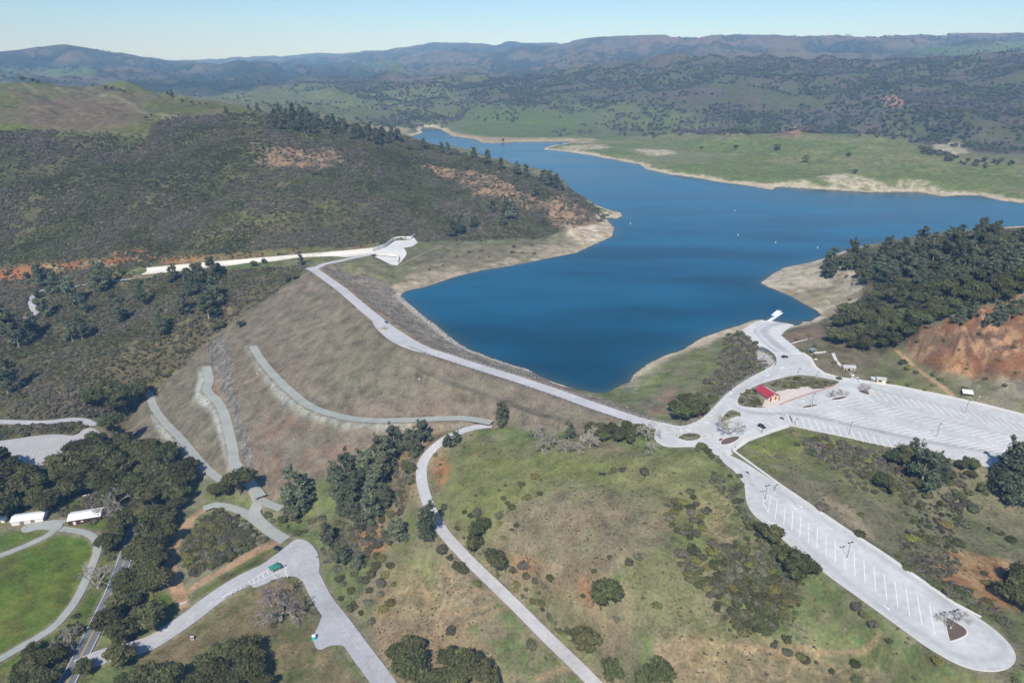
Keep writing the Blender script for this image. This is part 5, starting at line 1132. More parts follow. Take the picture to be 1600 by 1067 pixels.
T('pine', 'in the big group at the right edge', [(1582,738,50),(1603,728,42),(1572,758,36),(1596,760,46),(1560,738,24),(1578,775,24)])
fill('pine', 'in the grove on the ridge left of the lake', [(408,178),(440,166),(500,175),(530,190),(600,208),(640,218),(600,224),(520,205),(430,200)], 60, 8, 13, 5, 1)
T('pine', 'on the skyline ridge above the lake', [(740,242,12),(762,247,13),(783,257,12),(808,265,14),(822,269,12),(848,277,14),(858,281,16),(868,285,15),(876,292,12),(661,226,10),(690,233,10),(700,236,12),(612,207,10),(352,173,7),(402,170,8),(268,148,7),(262,146,5),(388,168,6),(835,300,12),(790,325,16),(800,330,18),(720,355,18),(706,360,16),(740,348,14),(785,345,14),(770,325,12)])
T('oak', 'on the far rim of the grassy hill', [(20,122,12),(35,124,11),(50,126,9),(68,121,12),(75,126,10),(5,118,12),(90,130,8),(130,132,5),(145,134,5),(165,137,7),(175,138,6),(188,141,6),(195,143,5),(0,126,10),(60,128,8),(285,158,6),(300,160,6),(312,162,5),(322,163,4),(228,184,7),(236,180,6)])
HRW = [(1290,515),(1325,478),(1362,468),(1352,440),(1282,424),(1300,405),(1340,392),(1400,380),(1450,368),(1500,360),(1620,358),(1620,455),(1545,468),(1480,498),(1425,515),(1400,545),(1370,540),(1330,535),(1295,530)]
fill('pine', 'in the mixed wood on the right shore hill', [(1282,424),(1300,405),(1400,380),(1500,360),(1620,358),(1620,430),(1500,440),(1430,450),(1362,440)], 66, 15, 25, 12, 2)
T('oak', 'along the ridge grove left of the lake', [(470,176,13),(486,180,12),(512,186,13),(556,198,13),(575,203,12),(420,186,12),(446,190,13),(640,231,12)])
fill('oak', 'in the mixed wood on the right shore hill', [(1296,530),(1325,484),(1362,474),(1362,450),(1430,450),(1500,430),(1620,420),(1620,455),(1545,468),(1480,498),(1425,515),(1400,540),(1360,545)], 75, 18, 30, 12, 3)
fill('oak', 'in the mixed wood on the right shore hill', [(1285,424),(1330,400),(1450,375),(1620,365),(1620,420),(1362,440)], 25, 14, 22, 20, 4)
T('pine', 'on the rim above the orange cliff', [(1500,496,20),(1522,488,18),(1558,494,24),(1566,500,16),(1580,486,20),(1595,480,18),(1540,505,10)])
fill('pine', 'among the chaparral left of the dam', [(60,480),(130,440),(340,440),(330,520),(160,520),(0,540)], 14, 16, 30, 30, 5)
T('pine', 'among the chaparral left of the dam', [(60,436,24),(85,445,22),(110,460,28),(160,436,30),(18,516,36),(0,500,34),(40,520,24),(125,515,26),(330,425,24),(315,440,26),(270,430,18),(340,424,16),(20,590,30),(8,600,26),(470,408,10)])
T('oak', 'along the cut slope below the spillway', [(70,428,18),(56,432,16),(80,436,14),(40,430,12),(190,425,12),(165,430,14),(290,425,16),(305,420,18),(396,412,12),(412,408,10),(345,420,16),(460,432,14),(450,436,12),(376,506,14),(345,508,16),(335,512,12)])
T('oak', 'on the far green hill across the lake', [(1096,231,6),(1150,230,9),(1215,230,12),(1327,242,8),(1337,268,9),(1260,248,14)])
T('bare', 'pale and leafless on the meadow edge below the dam road', [(836,674,26),(858,686,28),(884,698,24),(922,688,30),(848,700,20),(905,700,18)])
T('bare', 'leafless beside the dark hedge end', [(1010,676,28),(1030,686,30),(1020,700,22)])
T('bare', 'leafless on the lot entrance island', [(1142,669,32)])
T('bare', 'leafless sapling on the middle island of the lot', [(1300,617,13),(1318,615,12)])
T('bare', 'leafless small tree on the island near the booths', [(1352,606,15)])
T('bare', 'leafless behind the restroom', [(1182,604,10)])
T('bare', 'leafless on the turnaround island', [(1478,970,18),(1500,964,20)])
T('bare', 'huge pale leafless crown on the lower lawn', [(436,948,72)])
T('bare', 'grey and leafless beside the brown barn', [(180,782,42),(172,800,30)])
T('bare', 'grey and leafless between lawn and highway', [(150,905,44),(136,898,30)])
T('bare', 'grey and leafless at the lawn corner', [(106,1000,38)])
T('bare', 'grey leafless tree by the lake inlet bank', [(1318,492,20)])
SH = [(1008,732,26),(688,741,10),(688,724,7),(695,788,18),(726,798,11),(746,799,20),(736,803,14),(780,803,17),(780,816,12),(800,788,16),(792,784,10),(806,818,13),(800,826,9),(786,838,13),(816,754,14),(836,741,16),(826,773,15),(818,776,10),(843,768,13),(790,756,8),(780,764,8),(786,776,13),(743,773,7),(715,823,14),(725,838,8),(960,731,14),(972,731,14),(928,889,12),(951,868,13),(998,867,18),(984,875,18),(1027,943,19),(861,899,17),(818,878,24),(803,888,16),(823,896,17),(836,904,18),(851,914,14),(846,938,18),(843,924,10),(912,929,11),(858,958,12),(963,963,14),(888,980,13),(703,981,27),(830,1003,22),(691,854,24),(703,869,15),(716,880,28),(743,908,19),(724,888,18)]
T('shrub', 'on the open meadow around the middle road', SH)
T('shrub', 'between the lower road and the middle road', [(575,1011,18),(593,1024,24),(565,981,16),(556,971,13),(550,944,28),(610,938,20),(595,926,14),(580,888,34),(595,906,26),(641,998,26),(583,821,20),(563,826,14),(600,838,14),(570,866,24),(548,920,16),(560,902,18),(588,866,16),(530,900,20),(525,885,18),(520,935,10)])
T('shrub', 'on the dry slope right of the long parking strip', [(1209,733,14),(1221,746,11),(1258,776,11),(1286,789,23),(1311,763,14),(1346,801,14),(1313,819,13),(1346,831,22),(1366,846,26),(1378,856,24),(1386,756,30),(1366,742,20),(1350,736,22),(1423,838,24),(1436,844,20),(1450,838,22),(1500,844,26),(1490,838,18),(1480,814,24),(1510,814,26),(1483,774,24),(1500,770,24),(1512,781,28),(1522,791,24),(1496,786,22),(1553,824,20),(1580,839,20),(1564,830,14),(1420,883,20),(1432,878,14),(1453,894,24),(1463,908,22),(1486,924,26),(1503,924,26),(1516,931,26),(1526,948,22),(1500,938,20),(1570,968,26),(1556,960,18),(1540,894,14),(1580,898,20),(1543,908,16),(1490,908,13),(1470,890,12),(1404,866,12),(1544,936,16)])
T('shrub', 'at the near foot of the long parking strip', [(1230,996,18),(1209,1006,14),(1231,1016,17),(1250,1022,20),(1260,1028,18),(1276,1033,9),(1301,1046,15),(1336,1034,20),(1340,1058,20),(1391,998,14),(1466,1028,20),(1341,944,22),(1352,956,16),(1366,971,20),(1588,1061,16),(1212,1001,10)])
T('shrub', 'beside the road strip near the roundabout island', [(1156,741,14),(1141,741,10),(1158,756,15),(1156,779,15),(1116,738,12),(1097,694,20),(1106,702,16),(1090,700,14),(1112,710,12),(1124,718,12),(1130,725,10),(1102,696,14)])
fill('shrub', 'in the thicket on the meadow', [(1045,775),(1085,770),(1105,835),(1060,845),(1040,815)], 20, 13, 20, 10, 11)
fill('shrub', 'in the thicket left of the long parking strip', [(1062,855),(1100,842),(1160,852),(1230,905),(1250,940),(1212,985),(1160,985),(1115,935),(1070,890)], 100, 14, 25, 8.5, 12)
fill('shrub', 'in the thicket left of the long parking strip', [(1168,800),(1195,818),(1228,862),(1205,865),(1170,820)], 10, 13, 20, 10, 13)
fill('shrub', 'inside the gravel loop', [(288,878),(286,852),(302,818),(334,802),(370,808),(396,834),(398,850),(370,868),(330,882),(302,893)], 80, 11, 22, 7, 14)
fill('shrub', 'on the slope under the pines', [(500,800),(560,820),(620,720),(690,690),(700,680),(650,760),(600,850),(560,870),(515,870)], 34, 9, 18, 14, 15)
fill('shrub', 'between the lower road and the middle road', [(510,860),(560,830),(620,850),(640,900),(600,960),(560,990),(530,930)], 26, 10, 20, 14, 24)
fill('shrub', 'around the gravel junction', [(410,800),(440,795),(490,800),(510,810),(470,835),(430,825)], 14, 10, 20, 12, 16)
fill('shrub', 'on the bank below the parking lot', [(1240,688),(1300,680),(1400,720),(1480,735),(1560,750),(1540,770),(1440,760),(1340,745),(1280,715)], 40, 10, 20, 14, 17)
fill('shrub', 'on the bank between lake and loop road', [(1130,535),(1160,522),(1180,552),(1190,590),(1130,618),(1092,640),(1085,620),(1120,590)], 50, 9, 16, 9, 18)
fill('shrub', 'below the wood on the right shore', [(1215,530),(1300,508),(1300,560),(1400,590),(1500,625),(1400,600),(1290,575),(1250,550)], 16, 6, 11, 12, 19)
T('shrub', 'on the face and rim of the orange cliff', [(1452,508,12),(1475,530,8),(1500,545,7),(1530,520,9),(1560,560,8),(1585,540,10),(1540,590,9),(1510,575,7),(1590,580,9),(1436,530,9),(1570,600,10)])
T('shrub', 'along the dirt track under the orange cliff', [(1412,563,14),(1420,572,12),(1432,580,10),(1450,590,10),(1459,600,11),(1476,612,10),(1460,582,14),(1470,590,12),(1508,605,12)])
fill('shrub', 'on the grassy shore left of the dam road', [(630,452),(700,388),(850,380),(840,395),(720,405),(650,440)], 14, 5, 10, 12, 20)
fill('shrub', 'in the landscaped restroom island', [(1200,598),(1242,588),(1270,590),(1305,597),(1280,606),(1262,600),(1240,606),(1214,604)], 50, 7, 12, 4.5, 21)
fill('shrub', 'in the round end of the restroom island', [(1154,626),(1160,614),(1178,604),(1188,618),(1188,634),(1166,634)], 26, 7, 12, 4.5, 22)
T('shrub', 'on the small roundabout island', [(1064,682,9),(1070,679,8),(1077,679,9),(1084,679,9),(1091,681,8),(1088,685,6)])
T('shrub', 'on the triangular island by the loop', [(1131,654,8),(1137,648,9),(1143,645,9),(1150,645,8),(1155,648,7),(1128,658,6)])
T('shrub', 'tall and dark at the end of the restroom island', [(1311,589,11)])
fill('shrub', 'in the brush beside the lower parking lot', [(0,668),(60,665),(118,668),(126,674),(100,680),(40,684),(0,690)], 22, 12, 18, 12, 23)
T('shrub', 'beside the gravel path at the white barn', [(71,827,9),(92,812,14),(96,818,10)])
ARR = np.array([(a[1], a[2], a[3]) for a in TREES], float)
kinds = np.array([a[0] for a in TREES]); HT = {'oak': .80, 'pine': 1.25, 'bare': .78, 'shrub': .72}
lift = np.full(len(ARR), 3.0)
for _ in range(2):
    x, y, z = hit(ARR[:, 0], ARR[:, 1], lift); _a, _b, dep = proj(x, y, z+lift); wm = ARR[:, 2]*dep/F
    lift = wm*np.array([HT[k] for k in kinds])*.5
x, y, z = hit(ARR[:, 0], ARR[:, 1], lift); wm = np.minimum(wm, np.where(kinds == 'shrub', 7, 26))
okc = isclear(x, y) | (np.array(['island' in a[4] for a in TREES]))
lim = {'oak': 295, 'pine': 245, 'bare': 60, 'shrub': 298}
protoroot = {}
NAMES = {'oak': ('oak_tree', 'oak tree'), 'pine': ('pine_tree', 'pine tree'), 'bare': ('bare_tree', 'bare tree'), 'shrub': ('shrub', 'shrub')}
LOOK = {'oak': 'dark green oak', 'pine': 'grey green pine', 'bare': 'tree', 'shrub': 'green shrub'}
placeitems = {}
for i, a in enumerate(TREES): 
    if okc[i]: placeitems.setdefault((a[0], a[4]), []).append(i)
LABEL = {}
for (k, pl_), it in placeitems.items():
    base = LOOK[k]+' '+pl_
    if k == 'bare': base = 'bare tree, '+pl_
    if len(it) == 1: LABEL[it[0]] = base; continue
    xs = ARR[it, 0]; ys = ARR[it, 1]; ws_ = ARR[it, 2]; used = set()
    for word, j in (('leftmost', int(np.argmin(xs))), ('rightmost', int(np.argmax(xs))), ('nearest', int(np.argmax(ys))), ('farthest', int(np.argmin(ys))), ('widest', int(np.argmax(ws_)))):
        if j not in used and (word != 'widest' or np.sort(ws_)[-1] > np.sort(ws_)[-2]+.5): used.add(j); LABEL[it[j]] = word+' '+base
    for j, t in enumerate(it): LABEL.setdefault(t, ('middle ' if len(it)-len(used) == 1 else '')+base)
rest = {'oak': [], 'pine': [], 'bare': [], 'shrub': []}
for k in ('oak', 'pine', 'bare', 'shrub'):
    it = [i for i in range(len(TREES)) if kinds[i] == k and okc[i]]; it.sort(key=lambda i: -ARR[i, 2]); g = np.random.default_rng(hash(k) % 1 + len(k))
    rest[k] = it[lim[k]:]
    for i in it[:lim[k]]:
        nm, cat = NAMES[k]; grp = (cat+'s '+TREES[i][4].replace('leafless ', '')) if len(placeitems[(k, TREES[i][4])]) > 1 else None
        zz = float(Hq(x[i], y[i])); rz = g.random()*6.283
        if k == 'shrub':
            o = link(nm, SHRUB[g.integers(0, 8)]); s = wm[i]/2*1.05; o.scale = (s, s*(.8+.4*g.random()), s*(.8+.4*g.random())); o.location = (x[i], y[i], zz-.15); o.rotation_euler = (0, 0, rz)
            if 'island' in TREES[i][4]: o.location.z = LZ+.15
        else:
            cr, tk = {'oak': OAK, 'pine': PINE, 'bare': BARE}[k][g.integers(0, {'oak': 6, 'pine': 5, 'bare': 3}[k])]; bw = {'oak': 8.3, 'pine': 7.0, 'bare': 8}[k]; s = wm[i]/bw
            o = empty(nm, (x[i], y[i], (LZ if 'island' in TREES[i][4] else zz)), rz); o.scale = (s, s, s*(.9+.2*g.random())*(.85 if k == 'pine' else 1)); link('trunk', tk, o); link('crown' if k != 'bare' else 'branches', cr, o)
        tag(o, LABEL[i], cat, grp)
print('trees', {k: (kinds == k).sum() for k in lim}, 'leftover', {k: len(v) for k, v in rest.items()})
if rest['shrub']:
    it = rest['shrub']; stuff('low_brush', x[it], y[it], np.array([float(Hq(x[i], y[i])) for i in it])-.1, wm[it]/2, g_.integers(0, 8, len(it)), SHRUB, 'smallest bushes scattered through islands, banks and thickets', 'brush')
if rest['oak']:
    it = rest['oak']; stuff('small_oaks', x[it], y[it], np.array([float(Hq(x[i], y[i])) for i in it])-.3, wm[it]/10, g_.integers(0, 5, len(it)), FOAK, 'smallest far oaks on rims and slopes', 'oak trees')
if rest['pine']:
    it = rest['pine']; stuff('small_pines', x[it], y[it], np.array([float(Hq(x[i], y[i])) for i in it])-.3, wm[it]/7.6, g_.integers(0, 5, len(it)), [p[0] for p in PINE], 'smallest pines along the ridge line', 'pine trees')
# ------------------------------------------------------------------ built things
def gp(px, py, z=None):
    if z is not None: x, y = plane(px, py, z); return Vector((float(x), float(y), z))
    x, y, zz = hit(px, py); return Vector((float(x[0]), float(y[0]), float(zz[0])))
def head(a, b): return math.atan2(b[1]-a[1], b[0]-a[0])
def extr(mb, prof, y0, y1, cap=True):
    """profile in x-z pushed along y"""
    n_ = len(prof); ar = sum(prof[i][0]*prof[(i+1) % n_][1]-prof[(i+1) % n_][0]*prof[i][1] for i in range(n_))
    if ar < 0: prof = prof[::-1]
    vs = [(p[0], y0, p[1]) for p in prof]+[(p[0], y1, p[1]) for p in prof]; fs = [(i, n_+i, n_+(i+1) % n_, (i+1) % n_)[::-1] for i in range(n_)]
    if cap: fs += [tuple(range(n_)), tuple(range(n_, 2*n_))[::-1]]
    return mb.add(vs, fs)
PAINT = {}
def paintm(c):
    if c not in PAINT: PAINT[c] = mat('car_paint', {'white': (.78, .79, .80, 1), 'black': (.015, .016, .020, 1), 'navy': (.02, .03, .06, 1), 'bluegrey': (.10, .16, .24, 1), 'silver': (.5, .52, .55, 1)}[c], .25, spec=.6)
    return PAINT[c]
def vehicle(label, cat, name, loc, rz, color, style='suv', L_=4.7, W=1.88, H_=1.7, group=None):
    root = empty(name, loc, rz); tag(root, label, cat, group); h = L_/2; b = W/2
    lo = [(-h, .42), (-h+.06, .95), (-h*.95, 1.02), (h*.42, 1.02), (h*.86, .90), (h, .78), (h, .40), (h*.88, .30), (h*.78, .30), (h*.72, .55), (h*.52, .55), (h*.44, .30), (-h*.46, .30), (-h*.54, .55), (-h*.74, .55), (-h*.82, .30)]
    mb = MB(); extr(mb, lo, -b, b)
    if style == 'pickup':
        cab = [(-h*.05, 1.02), (0, H_), (h*.32, H_), (h*.50, 1.02)]; glass = [(-h*.03, 1.08), (h*.01, H_-.08), (h*.30, H_-.08), (h*.47, 1.08)]
        mb2 = MB(); extr(mb2, [(-h*.93, 1.021), (-h*.93, 1.06), (-h*.08, 1.06), (-h*.08, 1.021)], -b*.82, b*.82)
        for s_ in (-1, 1): mb.box(-h*.96, -h*.06, s_*b*.98-.04, s_*b*.98+.04, 1.0, 1.32)
        mb.box(-h, -h*.96, -b, b, 1.0, 1.3)
    else:
        cab = [(-h*.92, 1.0), (-h*.80, H_-.05), (-h*.70, H_), (h*.10, H_), (h*.18, H_-.05), (h*.46, 1.0)] if style == 'suv' else [(-h*.72, 1.0), (-h*.42, H_), (h*.08, H_), (h*.46, 1.0)]
    tw = .82
    def taper(mb, prof, wb, wt, zb, zt):
        n_ = len(prof); vs = []
        for s_ in (-1, 1):
            for p in prof: t = (p[1]-zb)/(zt-zb); vs.append((p[0], s_*(wb*(1-t)+wt*t), p[1]))
        fs = [(i, (i+1) % n_, n_+(i+1) % n_, n_+i)[::-1] for i in range(n_)]+[tuple(range(n_)), tuple(range(n_, 2*n_))[::-1]]; mb.add(vs, fs)
    gl = MB(); taper(gl, cab, b*.97, b*tw, 1.0, H_); rf = MB(); top = [p for p in cab if p[1] > H_-.12]; x0 = min(p[0] for p in top)-.02; x1 = max(p[0] for p in top)+.02
    rf.box(x0, x1, -b*tw-.02, b*tw+.02, H_-.03, H_+.04)
    for s_ in (-1, 1):
        for xx in ((cab[0][0]+.1, x0), ((x0+x1)/2-.05, (x0+x1)/2), (cab[-1][0]-.05, x1)): rf.tube([(xx[0], s_*b*.98, 1.0), (xx[1], s_*(b*tw+.01), H_)], .06, 4)
    mb.build('body', paintm(color), root); gl.build('windows', MT['glass'], root); rf.build('roof', paintm(color), root)
    if style == 'pickup': mb2.build('cargo_bed', MT['rubber'], root)
    for sx in (-.64, .62):
        for s_ in (-1, 1):
            wl = MB().tube([(h*sx, s_*b-.14, .34), (h*sx, s_*b+.07, .34)], .34, 14).build('wheel', MT['rubber'], root); MB().tube([(h*sx, s_*(b+.0)+.0, .34), (h*sx, s_*(b+.09), .34)], .19, 10).build('rim', MT['rim'], wl)
    for s_ in (-1, 1):
        MB().box(h-.06, h+.02, s_*b*.72-.2, s_*b*.72+.2, .62, .78).build('headlight', MT['lampglass'], root); MB().box(-h-.02, -h+.08, s_*b*.82-.12, s_*b*.82+.12, .70, .92).build('tail_light', MT['redglass'], root)
    return root
def vh(label, cat, name, px, z, a, b, color, style='suv', **k):
    p = gp(*px, z); q0 = gp(*a, p.z); q1 = gp(*b, p.z); return vehicle(label, cat, name, p, head(q0, q1), color, style, **k)
LT = LZ+.12
vh('black car parked in a stall near the entrance island of the lot', 'car', 'parked_car', (1190,667.5), LT, (1184,664), (1197,670), 'black')
vh('dark car driving at the top of the boat ramp', 'car', 'car', (1226,558.5), LT, (1221,558.5), (1231,558), 'black', 'sedan', H_=1.45)
vh('long white pickup truck at the lot edge beside the booths', 'truck', 'pickup_truck', (1338,594), LT, (1330,592), (1346,597), 'white', 'pickup', L_=6.2, W=2.05, H_=1.95)
vh('white utility truck in front of the larger beige booth', 'truck', 'pickup_truck', (1330,585.5), LT, (1325,581), (1333,589), 'white', 'pickup', L_=5.4, W=2.0, H_=1.9)
vh('small blue grey car stopped on the dam road beside the kiosk', 'car', 'car', (604,504.5), 12.12, (601,502), (607,507), 'bluegrey', 'sedan', H_=1.45)
vh('dark blue car parked where gravel road meets the lower plaza', 'car', 'parked_car', (435,858), None, (429,856), (441,860), 'navy', 'suv')
vh('white car parked on the grass behind the brown barn', 'car', 'parked_car', (135,776.5), None, (129,779), (142,774), 'white', 'suv')

# lamp posts
def lamp(px, h=8.6, heads=2, base=None, z=LT, label='', group='lamp posts of the parking lots'):
    p = gp(*px, z); root = empty('lamp_post', p, R(20)); tag(root, label, 'lamp post', group)
    MB().tube([(0, 0, 0), (0, 0, .75)], .32, 10).build('concrete_base', MT['kerb'], root)
    MB().tube([(0, 0, .7), (0, 0, h)], [.11, .08], 8).build('pole', MT['dark'], root)
    for s_ in ((-1, 1) if heads == 2 else (1,)):
        ar = MB().bar((0, 0, h-.1), (s_*.55, 0, h-.05), .08, .08).build('arm', MT['dark'], root); MB().box(s_*.9-.42, s_*.9+.42, -.3, .3, h-.12, h+.08).build('lamp_head', MT['dark'], ar)
lamp((1195,782), label='double headed lamp post at the top of the long parking strip')
lamp((1323,873), label='double headed lamp post in the middle of the long parking strip')
lamp((1485,981), label='double headed lamp post on the triangular turnaround island')
lamp((1268,634.5), 8.5, 1, label='lamp post on the slim mulched island across from the restroom')
lamp((1326,681), 8.5, 1, label='lamp post on the near edge of the lot behind green shrubs')
lamp((1464,683), 8.5, 1, label='lamp post between the two middle rows of the upper lot', px=None) if False else lamp((1463,683), 8.5, 1, label='lamp post between the middle rows of the upper lot')
lamp((1508,646), 8.5, 1, label='lamp post in the far row of bays by the dirt track')
lamp((1437,708), 8.5, 1, label='lamp post rising behind the pines on the near lot edge')
for a, lb in (((1242,665), 'short lamp post at the left end of the near row of bays'), ((1190,679), 'short lamp post on the kerb behind the black parked car'), ((1276,590), 'short lamp post on the kerb below the grassy bank'), ((1247,585), 'short lamp post at the top of the restroom island'), ((1210,769), 'short lamp post with brown sign beside the long strip')):
    lamp(a, 4.2, 1, label=lb, group='short lamp posts by the loop road')

# buildings
def gable(label, cat, name, loc, rz, Lx, Wy, wall, ridge, wm, rm, eave=.6, doors=(), wins=(), group=None, shed=False, open_front=False):
    root = empty(name, loc, rz); tag(root, label, cat, group); a, b = Lx/2, Wy/2
    mb = MB(); prof = [(-b, -.6), (b, -.6), (b, wall), (0, ridge), (-b, wall)]
    vs = [(x, y, z) for x in (-a, a) for y, z in prof]; mb.add(vs, [(0, 1, 2, 3, 4)[::-1], (5, 6, 7, 8, 9), (0, 5, 6, 1)[::-1], (1, 6, 7, 2)[::-1], (2, 7, 8, 3)[::-1], (3, 8, 9, 4)[::-1], (4, 9, 5, 0)[::-1]]); mb.build('wall', MT[wm], root)
    sl_ = (ridge-wall)/b; t = .14; rf = MB()
    for s_ in (-1, 1):
        y1 = s_*(b+eave); z1 = wall-sl_*eave+.05; z0 = ridge+.05
        rf.add([(-a-eave, 0, z0), (a+eave, 0, z0), (a+eave, y1, z1), (-a-eave, y1, z1), (-a-eave, 0, z0+t), (a+eave, 0, z0+t), (a+eave, y1, z1+t), (-a-eave, y1, z1+t)], [(0, 1, 2, 3), (4, 5, 6, 7), (0, 1, 5, 4), (1, 2, 6, 5), (2, 3, 7, 6), (3, 0, 4, 7)])
    rb = MB()
    n_ = int(Lx/1.2)
    r_o = rf.build('roof', MT[rm], root)
    for i in range(n_+1):
        xx = -a-eave+.1+i*(2*(a+eave)-.2)/n_
        for s_ in (-1, 1): rb.bar((xx, 0, ridge+.05+t), (xx, s_*(b+eave), wall-sl_*eave+.05+t), .06, .05)
    rb.build('roof_seams', MT[rm], r_o)
    for (side, u, w_, h0, h1, m, nm) in list(doors)+list(wins):
        q = MB()
        if side == 'y-': q.box(u-w_/2, u+w_/2, -b-.06, -b+.02, h0, h1)
        elif side == 'y+': q.box(u-w_/2, u+w_/2, b-.02, b+.06, h0, h1)
        elif side == 'x+': q.box(a-.02, a+.06, u-w_/2, u+w_/2, h0, h1)
        else: q.box(-a-.06, -a+.02, u-w_/2, u+w_/2, h0, h1)
        q.build(nm, MT[m], root)
    return root
# restroom: eave line runs (1181,611)->(1201,623); the gable with the red door faces right and towards the camera
e0 = gp(1182,609.5, 14.6); e1 = gp(1200,621.5, 14.6); rzb = head(e0, e1)
gw = gp(1201,622, 12.1); 
dirx = Vector((math.cos(rzb), math.sin(rzb), 0)); diry = Vector((-dirx.y, dirx.x, 0))
ctr = (e0+e1)/2+diry*4.0; ctr.z = LZ+.27; Lr = (e1-e0).length
rest_ = gable('beige restroom building with a bright red metal roof and red door', 'building', 'restroom', ctr, rzb, Lr, 7.6, 2.9, 4.9, 'beige', 'redroof', .9,
      [('x+', -1.6, 1.1, 0, 2.3, 'reddoor', 'door'), ('x+', 1.8, 1.1, 0, 2.3, 'reddoor', 'door')], [('x+', 0, .9, 2.6, 3.3, 'glass', 'vent_window')])
q = MB(); sl_ = 2.0/3.8
q.add([(-Lr/2+.8, .5, 4.9+.25-sl_*.5), (Lr/2-.8, .5, 4.9+.25-sl_*.5), (Lr/2-.8, 3.4, 4.9+.25-sl_*3.4), (-Lr/2+.8, 3.4, 4.9+.25-sl_*3.4)]+[(-Lr/2+.8, .5, 4.9+.19-sl_*.5), (Lr/2-.8, .5, 4.9+.19-sl_*.5), (Lr/2-.8, 3.4, 4.9+.19-sl_*3.4), (-Lr/2+.8, 3.4, 4.9+.19-sl_*3.4)], [(0, 1, 2, 3), (7, 6, 5, 4), (0, 4, 5, 1), (1, 5, 6, 2), (2, 6, 7, 3), (3, 7, 4, 0)]); q.build('skylight', MT['skylight'], rest_)
q = MB()
for s_ in (-1, 1): q.box(Lr/2+1.6, Lr/2+1.85, s_*3.2-.12, s_*3.2+.12, 0, 2.9)
q.build('porch_posts', MT['reddoor'], rest_)
b1 = gable('beige ranger booth with grey roof behind the white trucks', 'booth', 'booth', gp(1325,578.5,LT), R(-6), 7.5, 4.6, 2.8, 3.8, 'beige', 'greyroof', .5, [('y-', 2.4, 1, 0, 2.2, 'timber', 'door')], [('y-', -.4, 1.6, .9, 2.1, 'glass', 'window'), ('y-', -2.6, .8, 1, 2, 'glass', 'window')])
b2 = gable('small beige kiosk with grey roof and open counter at the far lot edge', 'booth', 'booth', gp(1375.5,597,LT), R(-14), 5.4, 4.0, 2.7, 3.5, 'beige', 'greyroof', .4, [('y-', 1.5, .9, 0, 2.2, 'whiteplastic', 'door')], [('y-', -.9, 1.8, 1, 2.1, 'glass', 'window')])
p = gp(1364,594,LT); rt = empty('ice_chest', p, R(-10)); tag(rt, 'grey utility cabinet between the two beige booths', 'cabinet'); MB().box(-1.6, 1.6, -1, 1, .2, 1.9).build('body', MT['steel'], rt); MB().box(-1.7, 1.7, -1.1, 1.1, 1.9, 2.05).build('lid', MT['skylight'], rt); MB().box(.1, 1.4, -1.06, -1, .5, 1.7).build('door', MT['whiteplastic'], rt)
k_ = gable('small beige kiosk shed in the turnout of the dam road', 'kiosk', 'kiosk', gp(599,515,12.12), rzb+.3, 3.6, 2.8, 2.5, 3.1, 'beige', 'greyroof', .35, [('y-', 0, 1, 0, 2.1, 'timber', 'door')], [('x+', 0, 1, 1, 1.9, 'glass', 'window')])
# pay station at the park entrance: green hipped roof on beige piers
ps = gp(431,891,None); ps.z += .1; d0 = gp(363,925,ps.z); rzp = head(d0, ps); root = empty('toll_booth', ps, rzp); tag(root, 'entrance toll booth with green hipped roof on the hatched island', 'booth')
MB().box(-4.6, 4.2, -1.6, 1.6, -.3, .18).build('island_kerb', MT['kerb'], root); MB().box(-1.9, 1.6, -1.2, 1.2, .18, 1.2).build('wall', MT['beige'], root); MB().box(-1.75, 1.45, -1.05, 1.05, 1.2, 2.4).build('windows', MT['glass'], root)
pp = MB()
for sx in (-2.1, 1.8):
    for s_ in (-1.35, 1.35): pp.box(sx-.2, sx+.2, s_-.2, s_+.2, .18, 2.7)
pp.build('piers', MT['beige'], root)
rf = MB(); E = [(-3.2, -2.4, 2.7), (2.9, -2.4, 2.7), (2.9, 2.4, 2.7), (-3.2, 2.4, 2.7), (-1.1, 0, 4.3), (.8, 0, 4.3)]; rf.add(E, [(0, 1, 5, 4), (1, 2, 5), (2, 3, 4, 5), (3, 0, 4), (0, 3, 2, 1)]); rf.build('roof', MT['greenroof'], root)
def gatebar(label, px, z, ln, rz, m='whiteplastic'):
    p = gp(*px, z); root = empty('barrier_gate', p, rz); tag(root, label, 'gate', 'barrier gates'); MB().box(-.25, .25, -.25, .25, 0, 1.15).build('housing', MT['dark'], root); MB().bar((0, 0, 1.0), (ln, 0, 1.05), .1, .12).build('barrier_arm', MT[m], root)
gatebar('white barrier arm above the toll booth, pointing away', (446,885), ps.z, 4.6, R(100)); gatebar('white barrier arm below the toll booth, with dark post at the kerb', (451,903), ps.z, 5.0, R(100))
# portable toilet
p = gp(491,999,None); root = empty('portable_toilet', p, R(12)); tag(root, 'turquoise portable toilet with white roof on the lower road pullout', 'toilet'); s_ = 1.25
MB().box(-.65*s_, .65*s_, -.65*s_, .65*s_, 0, 2.1*s_).build('cabin', MT['teal'], root); q = MB(); q.add([(-.7*s_, -.7*s_, 2.1*s_), (.7*s_, -.7*s_, 2.1*s_), (.7*s_, .7*s_, 2.1*s_), (-.7*s_, .7*s_, 2.1*s_), (-.5*s_, 0, 2.45*s_), (.5*s_, 0, 2.45*s_)], [(0, 1, 5, 4), (1, 2, 5), (2, 3, 4, 5), (3, 0, 4), (0, 3, 2, 1)]); q.build('roof', MT['whiteplastic'], root); MB().box(-.45*s_, .45*s_, -.69*s_, -.65*s_, .1, 1.95*s_).build('door', MT['teal'], root)
MB().tube([(.5*s_, .5*s_, 2*s_), (.5*s_, .5*s_, 2.75*s_)], .06, 6).build('vent_pipe', MT['whiteplastic'], root)
